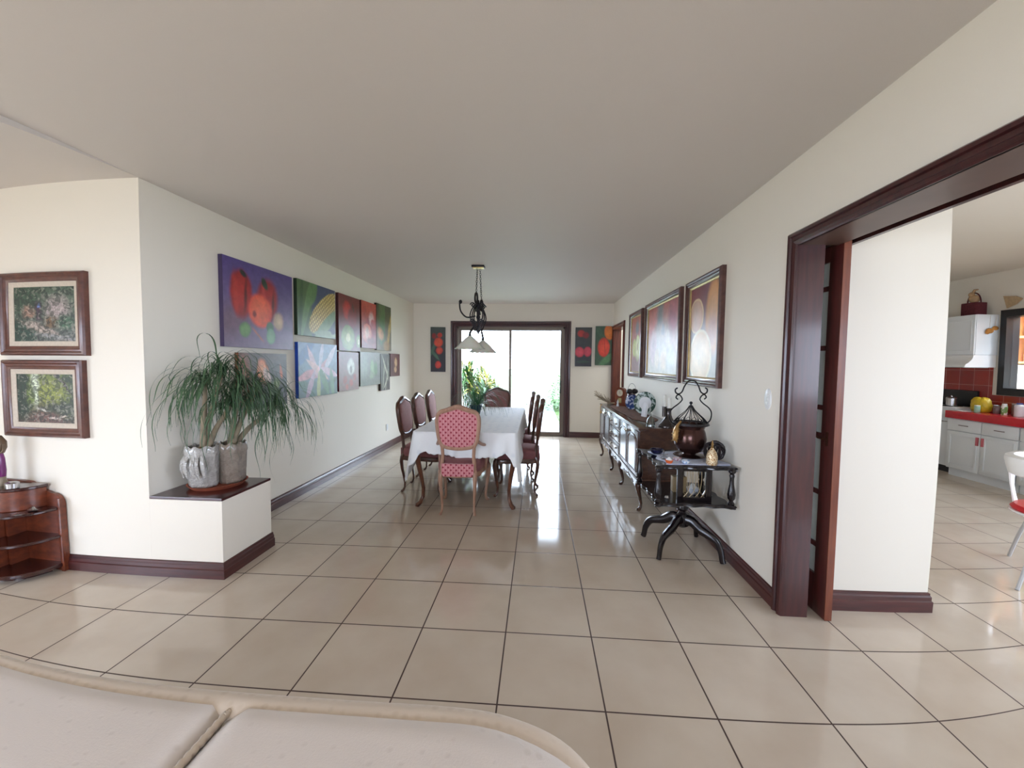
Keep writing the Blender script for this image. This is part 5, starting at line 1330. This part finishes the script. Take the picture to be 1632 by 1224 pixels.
b = MB(); b.box(KX-0.012, KX-0.001, 3.96, 4.85, 0.865, 1.455); b.box(KX-0.012, KX-0.001, 2.26, 3.96, 0.865, 1.085); o = struct(b, 'wall_backsplash', TR.m); o['label'] = 'dark red tiled backsplash'

t = thing('stove', 'white gas stove beside the red counter, mostly hidden by the pillar', 'stove', (5.72, 4.43, 0)); L = 0.32
b = MB(); b.box(0.02, KX-5.72-0.015, -L, L, 0.09, 0.885, 0.004); b.build('body', CAB, t)
b = MB(); b.box(0.05, KX-5.72-0.03, -L+0.01, L-0.01, 0.0, 0.09); b.build('plinth', BLACK, t)
b = MB(); b.box(0, 0.02, -L+0.01, L-0.01, 0.20, 0.74, 0.004); d = b.build('oven_door', CAB, t)
b = MB(); b.tube([(-0.02, -L+0.06, 0.70), (-0.02, L-0.06, 0.70)], 0.008, 8); b.build('handle', STEEL, d)
b = MB(); b.box(0.0, KX-5.72-0.015, -L, L, 0.885, 0.90, 0.003); b.build('hob', WHITEP, t)
b = MB(); b.box(KX-5.72-0.05, KX-5.72-0.015, -L-0.0, L, 0.90, 1.12, 0.005); b.build('back_panel', BLACK, t)
for y in (-0.15, 0.15):
    for x in (0.08, 0.22):
        b = MB(); b.tube([(x+0.05*math.cos(q), y+0.05*math.sin(q), 0.904) for q in [2*PI*i/14 for i in range(14)]], 0.004, 6, closed=True); b.build('burner', BLACK, t)
t = thing('cooking_pot', 'small steel pot on the stove', 'pot', (5.84, 4.27, 0.910))
b = MB(); b.lathe([(0, 0), (0.06, 0), (0.062, 0.1), (0.066, 0.104), (0.058, 0.104), (0.055, 0.01), (0, 0.01)], n=20); b.build('body', STEEL, t)
b = MB(); b.lathe([(0, 0.104), (0.064, 0.104), (0.05, 0.118), (0.01, 0.124), (0.012, 0.14), (0, 0.14)], n=20); b.build('lid', STEEL, t)
t = thing('frying_pan', 'dark pan on the stove behind the steel pot', 'pan', (5.86, 4.56, 0.910))
b = MB(); b.lathe([(0, 0), (0.08, 0), (0.10, 0.05), (0.096, 0.05), (0.076, 0.006), (0, 0.006)], n=20); b.build('body', BLACK, t)
b = MB(); b.tube([(-0.09, 0, 0.045), (-0.13, -0.0, 0.06)], 0.008, 6); b.build('handle', BLACK, t)

t = thing('wall_cabinet', 'white wall cabinet above the stove with a panelled door', 'cabinet', (5.746, 4.36, 1.60)); L = 0.44
b = MB(); b.box(0.02, KX-5.746-0.002, -L, L, 0, 0.52); b.build('body', CAB, t)
for a, c in ((-L+0.003, -0.004), (0.004, L-0.003)):
    b = MB(); b.box(0, 0.02, a, c, 0.004, 0.516, 0.003)
    for (p, q, r, s) in ((a+.035, a+.05, .05, .46), (c-.05, c-.035, .05, .46), (a+.05, c-.05, .05, .065), (a+.05, c-.05, .445, .46)): b.box(-0.006, 0.001, p, q, r, s, 0.002)
    b.build('door', CAB, t)
t = thing('range_hood', 'white range hood with curved front under the wall cabinet', 'range hood', (5.746, 4.36, 1.44))
pr = [(KX-5.746-0.014, 0), (KX-5.746-0.014, 0.158), (0.0, 0.158), (0.005, 0.135), (-0.01, 0.10), (-0.05, 0.06), (-0.09, 0.035), (-0.10, 0.02), (-0.10, 0)]
b = MB(); b.prism([(x, z) for x, z in pr], -0.435, 0.435, 'y'); b.build('canopy', WHITEP, t)
b = MB(); b.box(-0.09, 0.25, -0.40, 0.40, -0.008, 0.0); b.build('filter', mat('hood_filter', (150, 156, 154), 0.4, 0.5), t)

t = thing('woven_basket', 'dark red woven basket with a cream figure on the wall cabinet', 'basket', (5.90, 4.10, 2.12))
WEAVE = mat('red_weave', (98, 26, 38), 0.8, 0, 0.5, 60, 0.6)
b = MB(); b.box(-0.08, 0.08, -0.10, 0.10, 0, 0.17, 0.01); b.build('basket_body', WEAVE, t)
b = MB(); b.tube([(0, 0.09*math.cos(q), 0.17+0.13*math.sin(q)) for q in [PI*i/12 for i in range(13)]], 0.008, 6); b.build('handle', WEAVE, t)
b = MB(); b.ball((0, 0, 0.22), 0.06, sz=0.9); b.ball((-0.01, 0.03, 0.28), 0.035); b.tube([(0, 0.02, 0.30), (-0.02, -0.02, 0.335), (0, -0.05, 0.34)], [0.02, 0.015, 0.008], 6); b.build('cream_figure', mat('cream_cloth', (196, 160, 120), 0.8, 0, 0.4, 16), t)
b = MB(); b.prism([(0, 0.0), (0.16, 0.02), (0.24, 0.06), (0.17, 0.12), (0.05, 0.16)], -0.008, 0.008, 'x', Matrix.Translation((6.05, 3.86, 2.28)) @ Matrix.Rotation(PI, 4, 'X'))
tag(b.build('straw_fan', mat('straw', (186, 160, 124), 0.9, 0, 0.2, 30)), 'pale straw fan hung on the kitchen wall right of the basket', 'fan').location = (0.0, 0.0, 0.07)
t = thing('hanging_ornament', 'yellow brown padded ornament hanging on the side of the wall cabinet', 'ornament', (5.90, 3.905, 1.86))
b = MB(); b.ball((0.03, 0, 0.05), 0.045, 1.2, 0.25, 0.75); b.ball((0.105, 0, 0.085), 0.035, 1.3, 0.3, 0.8); b.ball((0.0, 0, 0.03), 0.025, 1.3, 0.3); b.build('padded_body', mat('mustard_cloth', (190, 128, 54), 0.8, 0, 0.4, 20), t)
b = MB(); b.tube([(0.03, 0.004, 0.09), (0.04, 0.008, 0.25)], 0.002, 5); b.tube([(0.10, 0.004, 0.11), (0.12, 0.008, 0.25)], 0.002, 5); b.build('cord', LINEN, t)
b = MB(); b.lathe([(0, 0), (0.05, 0), (0.06, 0.05), (0.03, 0.09), (0, 0.10)], (5.88, 4.62, 2.12), 14); tag(b.build('brown_jug', mat('brown_clay', (96, 70, 54), 0.6, 0, 0.3, 10)), 'small brown jug on the wall cabinet next to the pillar edge', 'jug')

KZ = 0.863
b = MB(); rr = random.Random(8); n = 24; rs = []
for s, z in ((0.8, 0), (1, 0.03), (1.05, 0.09), (0.95, 0.14), (0.75, 0.17), (0.5, 0.18), (0.02, 0.175)):
    rs.append([V((5.90+0.075*s*math.cos(2*PI*k/n)*(1+0.12*math.sin(k*2.3+z*40)), 3.93+0.115*s*math.sin(2*PI*k/n)*(1+0.12*math.sin(k*3.1)), KZ+z+0.012*math.sin(k*1.7)*(z > 0.1))) for k in range(n)])
b.rings(rs); tag(b.build('yellow_bag', mat('yellow_bag_film', (222, 190, 44), 0.35, 0, 0.3, 12, 0.4), ang=90), 'crumpled yellow bag standing on the red counter', 'bag')
def jar(name, label, cat, x, y, r, h, m_, mc, rc=0.7):
    t = thing(name, label, cat, (x, y, KZ))
    b = MB(); b.lathe([(0, 0), (r*0.95, 0), (r, 0.006), (r, h*0.8), (r*rc, h*0.9), (0, h*0.9)], n=18); b.build('body', m_, t)
    b = MB(); b.lathe([(0, h*0.9), (r*rc*1.05, h*0.9), (r*rc*1.05, h), (0, h)], n=18); b.build('lid', mc, t)
jar('green_cup', 'pale green and white cup in front of the yellow bag', 'cup', 5.78, 3.86, 0.03, 0.09, mat('mint', (150, 196, 170), 0.3, 0, 0.3, 20), WHITEP, 0.9)
jar('glass_jar', 'dark glass jar with steel lid between the yellow bag and the white bottle', 'jar', 5.90, 3.73, 0.035, 0.11, mat('dark_jar', (120, 100, 96), 0.15, 0.1, 0.4, 12), STEEL, 0.9)
jar('supplement_bottle', 'white bottle with green label band on the red counter', 'bottle', 5.86, 3.60, 0.032, 0.135, glaze('label_green', (120, 160, 90), (232, 236, 230), 18, 0.5), WHITEP, 0.75)
jar('brown_jar', 'brown jar right of the white and green bottle', 'jar', 5.97, 3.55, 0.05, 0.14, mat('brown_jar_fill', (130, 100, 88), 0.2, 0, 0.4, 12), mat('jar_lid', (150, 140, 136), 0.4), 0.9)
jar('detergent_bottle', 'white bottle with a blue cap at the right frame edge of the red counter', 'bottle', 5.86, 3.42, 0.05, 0.16, mat('detergent_white', (226, 230, 232), 0.3, 0, 0.1, 10), mat('blue_cap', (60, 70, 140), 0.4), 0.6)
b = MB(); b.box(5.66, 5.80, 3.92, 4.08, KZ, KZ+0.006, 0.002); tag(b.build('cutting_board', WHITEP), 'thin white board lying on the left end of the red counter', 'cutting board')

# shelf with jars seen through the kitchen window
t = thing('pantry_shelf', 'lit orange wooden shelf unit behind the kitchen window', 'shelf', (6.75, 3.9, 0))
PW = mat('pine', (222, 160, 104), 0.5, 0, 0.2, 10)
b = MB(); b.box(0, 0.35, 0.40, 0.43, 0, 2.3); b.box(0, 0.35, -1.0, -0.97, 0, 2.3); b.box(0.33, 0.35, -0.97, 0.40, 0, 2.3); b.build('frame', PW, t)
for z in (0.6, 1.5, 1.85, 2.15):
    b = MB(); b.box(-0.01, 0.33, -0.97, 0.40, z, z+0.03); b.build('shelf_board', PW, t)
b = MB(); b.box(-0.03, -0.01, -0.9, 0.36, 0.63, 1.48); b.build('white_front', WHITEP, t)
rr = random.Random(31)
for i in range(10):
    z = 1.531 if i % 2 else 1.881; y = 3.9+0.33-0.13*(i//2)
    jt = thing('storage_jar', 'small storage jar on the pine shelf behind the kitchen window', 'jar', (6.85, y, z), 0, 'jars on the pantry shelf')
    b = MB(); b.lathe([(0, 0), (0.04, 0), (0.042, 0.1), (0.03, 0.12), (0, 0.12)], n=14); b.build('body', mat('jar_%d' % i, (rr.randint(120, 220), rr.randint(90, 200), rr.randint(80, 190)), 0.3), jt)
    b = MB(); b.lathe([(0, 0.12), (0.034, 0.12), (0.034, 0.14), (0, 0.14)], n=14); b.build('lid', STEEL, jt)

# white kitchen chair with red seat
t = thing('kitchen_chair', 'white moulded kitchen chair with a red seat at the right frame edge', 'chair', (3.66, 1.20, 0))
b = MB(); rs = []; n = 30
# curved shell back with an opening between back and seat
def shell_ring(r, z, a0, a1, th):
    out = [V((r*math.cos(a), r*math.sin(a), z)) for a in [a0+(a1-a0)*i/n for i in range(n+1)]]
    inn = [V(((r-th)*math.cos(a), (r-th)*math.sin(a), z)) for a in [a1+(a0-a1)*i/n for i in range(n+1)]]
    return out+inn
A0, A1 = math.radians(60), math.radians(260)
for r, z, th in ((0.235, 0.70, 0.03), (0.25, 0.71, 0.035), (0.265, 0.76, 0.035), (0.275, 0.80, 0.04), (0.272, 0.825, 0.045), (0.255, 0.835, 0.03)):
    rs.append(shell_ring(r, z, A0, A1, th))
b.rings(rs); b.build('backrest', WHITEP, t)
for a in (75, 110, 200, 245):
    q = math.radians(a); b = MB(); b.tube(smooth_open([(0.245*math.cos(q), 0.245*math.sin(q), 0.72), (0.235*math.cos(q), 0.235*math.sin(q), 0.60), (0.20*math.cos(q), 0.20*math.sin(q), 0.455)], 3), [0.03, 0.026, 0.022, 0.018, 0.018, 0.02, 0.024], 8, flat=0.5); b.build('back_support', WHITEP, t)
b = MB(); b.lathe([(0, 0.425), (0.20, 0.43), (0.225, 0.445), (0.225, 0.455), (0, 0.455)], n=32); b.build('seat_base', WHITEP, t)
b = MB(); b.lathe([(0, 0.455), (0.21, 0.455), (0.222, 0.47), (0.20, 0.492), (0.1, 0.50), (0, 0.50)], n=32); o = b.build('seat_cushion', mat('red_vinyl', (196, 34, 44), 0.35), t); o['label'] = 'red padded seat'
for a, r in ((204, 0.42), (72, 0.37), (-20, 0.36), (-100, 0.36)):
    q = math.radians(a); b = MB(); b.tube(smooth_open([(0.12*math.cos(q), 0.12*math.sin(q), 0.43), (0.20*math.cos(q), 0.20*math.sin(q), 0.36), (0.29*math.cos(q), 0.29*math.sin(q), 0.20), (r*math.cos(q), r*math.sin(q), 0.0)], 4), 0.014, 8); b.build('leg', mat('grey_leg', (190, 190, 192), 0.35, 0.3), t)

# ================================================================== GARDEN
b = MB(); b.box(-6, 0.66, 6.28, 16, -0.14, -0.02); o = struct(b, 'terrace', mat('terrace_tile', (122, 128, 128), 0.5, 0, 0.15, 5))
g = MB(); n = 30; rs = []
for i in range(n+1):
    y = 6.28+i*0.9; rs.append([V((x, y, -0.03+0.03*math.sin(x*2+y)+0.02*math.sin(y*3.1+x*1.3)+max(0, y-12)*0.02)) for x in [0.66+0.6*j for j in range(20)]])
g.rings(rs, closed_u=False); o = tag(g.build('lawn', GRASS), 'bright green lawn outside the glass door', 'lawn', kind='structure')
g = MB(); rs = []
for i in range(12):
    y = 16+i*3; rs.append([V((x, y, -0.03+max(0, y-12)*0.02)) for x in [-30+4*j for j in range(18)]])
g.rings(rs, closed_u=False); tag(g.build('field', GRASS), 'pale grass field far behind the terrace', 'field', kind='structure')
g = MB(); rr = random.Random(6)
for i in range(9000):
    x = 0.70+rr.random()**1.4*3.0; y = 6.35+rr.random()*8; h_ = rr.uniform(0.03, 0.08); a = rr.uniform(0, 6.28)
    z = -0.03+0.03*math.sin(x*2+y)+0.02*math.sin(y*3.1+x*1.3)+max(0, y-12)*0.02
    g.face([(x-.004*math.cos(a), y-.004*math.sin(a), z), (x+.004*math.cos(a), y+.004*math.sin(a), z), (x+0.03*math.sin(a), y+0.03*math.cos(a), z+h_)])
tag(g.build('grass', GRASS, smooth=False), 'grass blades on the lawn beside the terrace path', 'grass', kind='stuff')
# low bushy bank on the right of the garden
g = MB()
for i in range(3600):
    a = rr.uniform(0, 6.28); u = rr.random(); x = 0.95+rr.gauss(0, .42); y = 11.2+rr.gauss(0, .6); top = 1.25*math.exp(-((x-1.2)/0.75)**2)
    z = rr.uniform(0, max(0.1, top)); s_ = rr.uniform(0.04, 0.10)
    d = V((math.cos(a), math.sin(a), rr.uniform(-.3, .8))).normalized(); c = V((x, y, z)); sd = d.cross(V((0, 0, 1))).normalized()
    g.face([c-sd*s_*0.25, c+d*s_*0.6-sd*s_*0.3, c+d*s_*1.3, c+d*s_*0.6+sd*s_*0.3])
b_ = g
t = thing('garden_bush', 'pale green leafy bush beyond the path, seen through the right glass panel', 'bush', (0, 0, 0))
g.build('foliage', leaf_mat('bush_leaf', (60, 100, 56), (104, 136, 84)), t, smooth=False)
g = MB()
for x, y in ((0.9, 11.1), (1.3, 11.3), (1.1, 11.4)): g.tube([(x, y, -0.02), (x+.05, y, 0.6)], [0.03, 0.015], 6)
g.build('stem', BARK, t)
# cordyline clump at the left of the glass door
t = thing('cordyline_shrub', 'tall garden shrub with broad strap leaves outside the left glass panel', 'shrub', (-1.25, 7.45, -0.02))
g = MB(); l2 = MB(); st = MB(); rr = random.Random(17)
for i in range(24):
    x = rr.uniform(-.42, .40); y = rr.gauss(0, .2); hgt = rr.uniform(0.9, 1.50)*(1-0.5*max(0, x)/0.5); lean = rr.uniform(-.12, .12)
    st.tube([(x, y, 0), (x+lean*0.5, y, hgt*0.5), (x+lean, y, hgt)], [0.016, 0.013, 0.010], 6)
    for k in range(30):
        u = rr.random(); z = hgt*(0.55+0.45*u); tgt = l2 if (u > 0.72 and rr.random() < 0.7) else g
        arch_leaf(tgt, (x+lean*u, y, z), rr.uniform(0, 6.28), rr.uniform(0.2, 1.35), rr.uniform(0.28, 0.46), rr.uniform(0.05, 0.08), rr.uniform(0.12, 0.32), 7, 0, None, rr)
    for k in range(10):
        arch_leaf(g, (x, y, hgt*rr.uniform(0.1, 0.6)), rr.uniform(0, 6.28), rr.uniform(0.5, 1.3), rr.uniform(0.3, 0.5), rr.uniform(0.02, 0.035), rr.uniform(0.1, 0.25), 7, 0, None, rr)
g.build('leaves', CORDY, t, ang=180); o = l2.build('young_leaves', CORDYT, t, ang=180); o['label'] = 'yellow green upper leaves'
st.build('stem', BARK, t)

# ================================================================== LIGHT
w = bpy.data.worlds.new('daylight'); SC.world = w; w.use_nodes = True
nt = w.node_tree; nt.nodes.clear()
bg = nt.nodes.new('ShaderNodeBackground'); ou = nt.nodes.new('ShaderNodeOutputWorld'); nt.links.new(bg.outputs[0], ou.inputs[0])
bg.inputs[0].default_value = (0.78, 0.89, 1.10, 1); bg.inputs[1].default_value = 10.0
def area(name, loc, rot, sx, sy, energy, col, portal=False):
    L = bpy.data.lights.new(name, 'AREA'); L.shape = 'RECTANGLE'; L.size = sx; L.size_y = sy; L.energy = energy; L.color = col
    o = bpy.data.objects.new(name, L); COL.objects.link(o); o.location = loc; o.rotation_euler = rot
    if portal: L.cycles.is_portal = True
    return o
R_ = math.radians
DAY = (0.84, 0.93, 1.0)
# area lights point along local -Z: rotating by +90 about X points them towards +y
area('portal_living_side', (-5.12, -2.5, 0.9), (0, R_(-90), 0), 1.8, 2.6, 1, DAY, True)
area('portal_living_back', (-0.7, -4.42, 1.35), (R_(90), 0, 0), 2.4, 1.3, 1, DAY, True)
area('portal_kitchen_back', (4.7, -3.42, 1.5), (R_(90), 0, 0), 1.4, 1.2, 1, DAY, True)
area('portal_kitchen_side', (6.24, -0.45, 1.6), (0, R_(90), 0), 1.4, 3.5, 1, DAY, True)
area('area_pantry', (6.6, 3.2, 2.5), (0, 0, 0), 0.5, 0.8, 14, (1.0, 0.93, 0.82))  # unseen area light above the pantry, facing down
area('area_hall', (2.15, 5.4, 2.5), (0, 0, 0), 0.5, 0.6, 8, DAY)  # unseen area light under the hall ceiling, facing down
area('garden_door_portal', (-0.4, 6.31, 1.07), (R_(-90), 0, 0), 2.1, 2.1, 1, (1, 1, 1), True)
S = bpy.data.lights.new('sun', 'SUN'); S.energy = 4.0; S.angle = R_(0.6); S.color = (1, 0.97, 0.9)
so = bpy.data.objects.new('sun', S); COL.objects.link(so); so.rotation_euler = (R_(22), R_(-12), 0)

# ================================================================== CAMERA (the phone's very wide lens with its slight barrel distortion)
cd_ = bpy.data.cameras.new('camera'); cam = bpy.data.objects.new('camera', cd_); COL.objects.link(cam)
Rr, Ru, Rf = V((0.9977149878, 0.0667584796, 0.0104166945)), V((-0.0138974568, 0.0518891978, 0.9985561436)), V((-0.0661215760, 0.9964189965, -0.0526983931))
cam.matrix_world = Matrix(((Rr.x, Ru.x, -Rf.x, 0.15552), (Rr.y, Ru.y, -Rf.y, -1.60013), (Rr.z, Ru.z, -Rf.z, 1.43202), (0, 0, 0, 1)))
cd_.sensor_width = 36.0; cd_.clip_start = 0.02; cd_.clip_end = 200
PERSPECTIVE = False
if PERSPECTIVE:
    cd_.lens = 13.9
else:
    cd_.type = 'PANO'
    cc = cd_
    cc.panorama_type = 'FISHEYE_LENS_POLYNOMIAL'
    cc.fisheye_fov = math.pi
    cc.fisheye_polynomial_k0 = 0.0
    cc.fisheye_polynomial_k1 = -0.07283841854
    cc.fisheye_polynomial_k2 = 0.000413945626
    cc.fisheye_polynomial_k3 = 0.00010009875
    cc.fisheye_polynomial_k4 = -3.096068146e-06
SC.camera = cam

SC.view_settings.view_transform = 'Standard'; SC.view_settings.look = 'None'; SC.view_settings.gamma = 1.0
SC.view_settings.use_curve_mapping = False; SC.view_settings.exposure = 0.64
SC.cycles.use_denoising = True
SC.cycles.max_bounces = 8; SC.cycles.diffuse_bounces = 5; SC.cycles.glossy_bounces = 4; SC.cycles.transparent_max_bounces = 12
SC.cycles.sample_clamp_indirect = 8.0
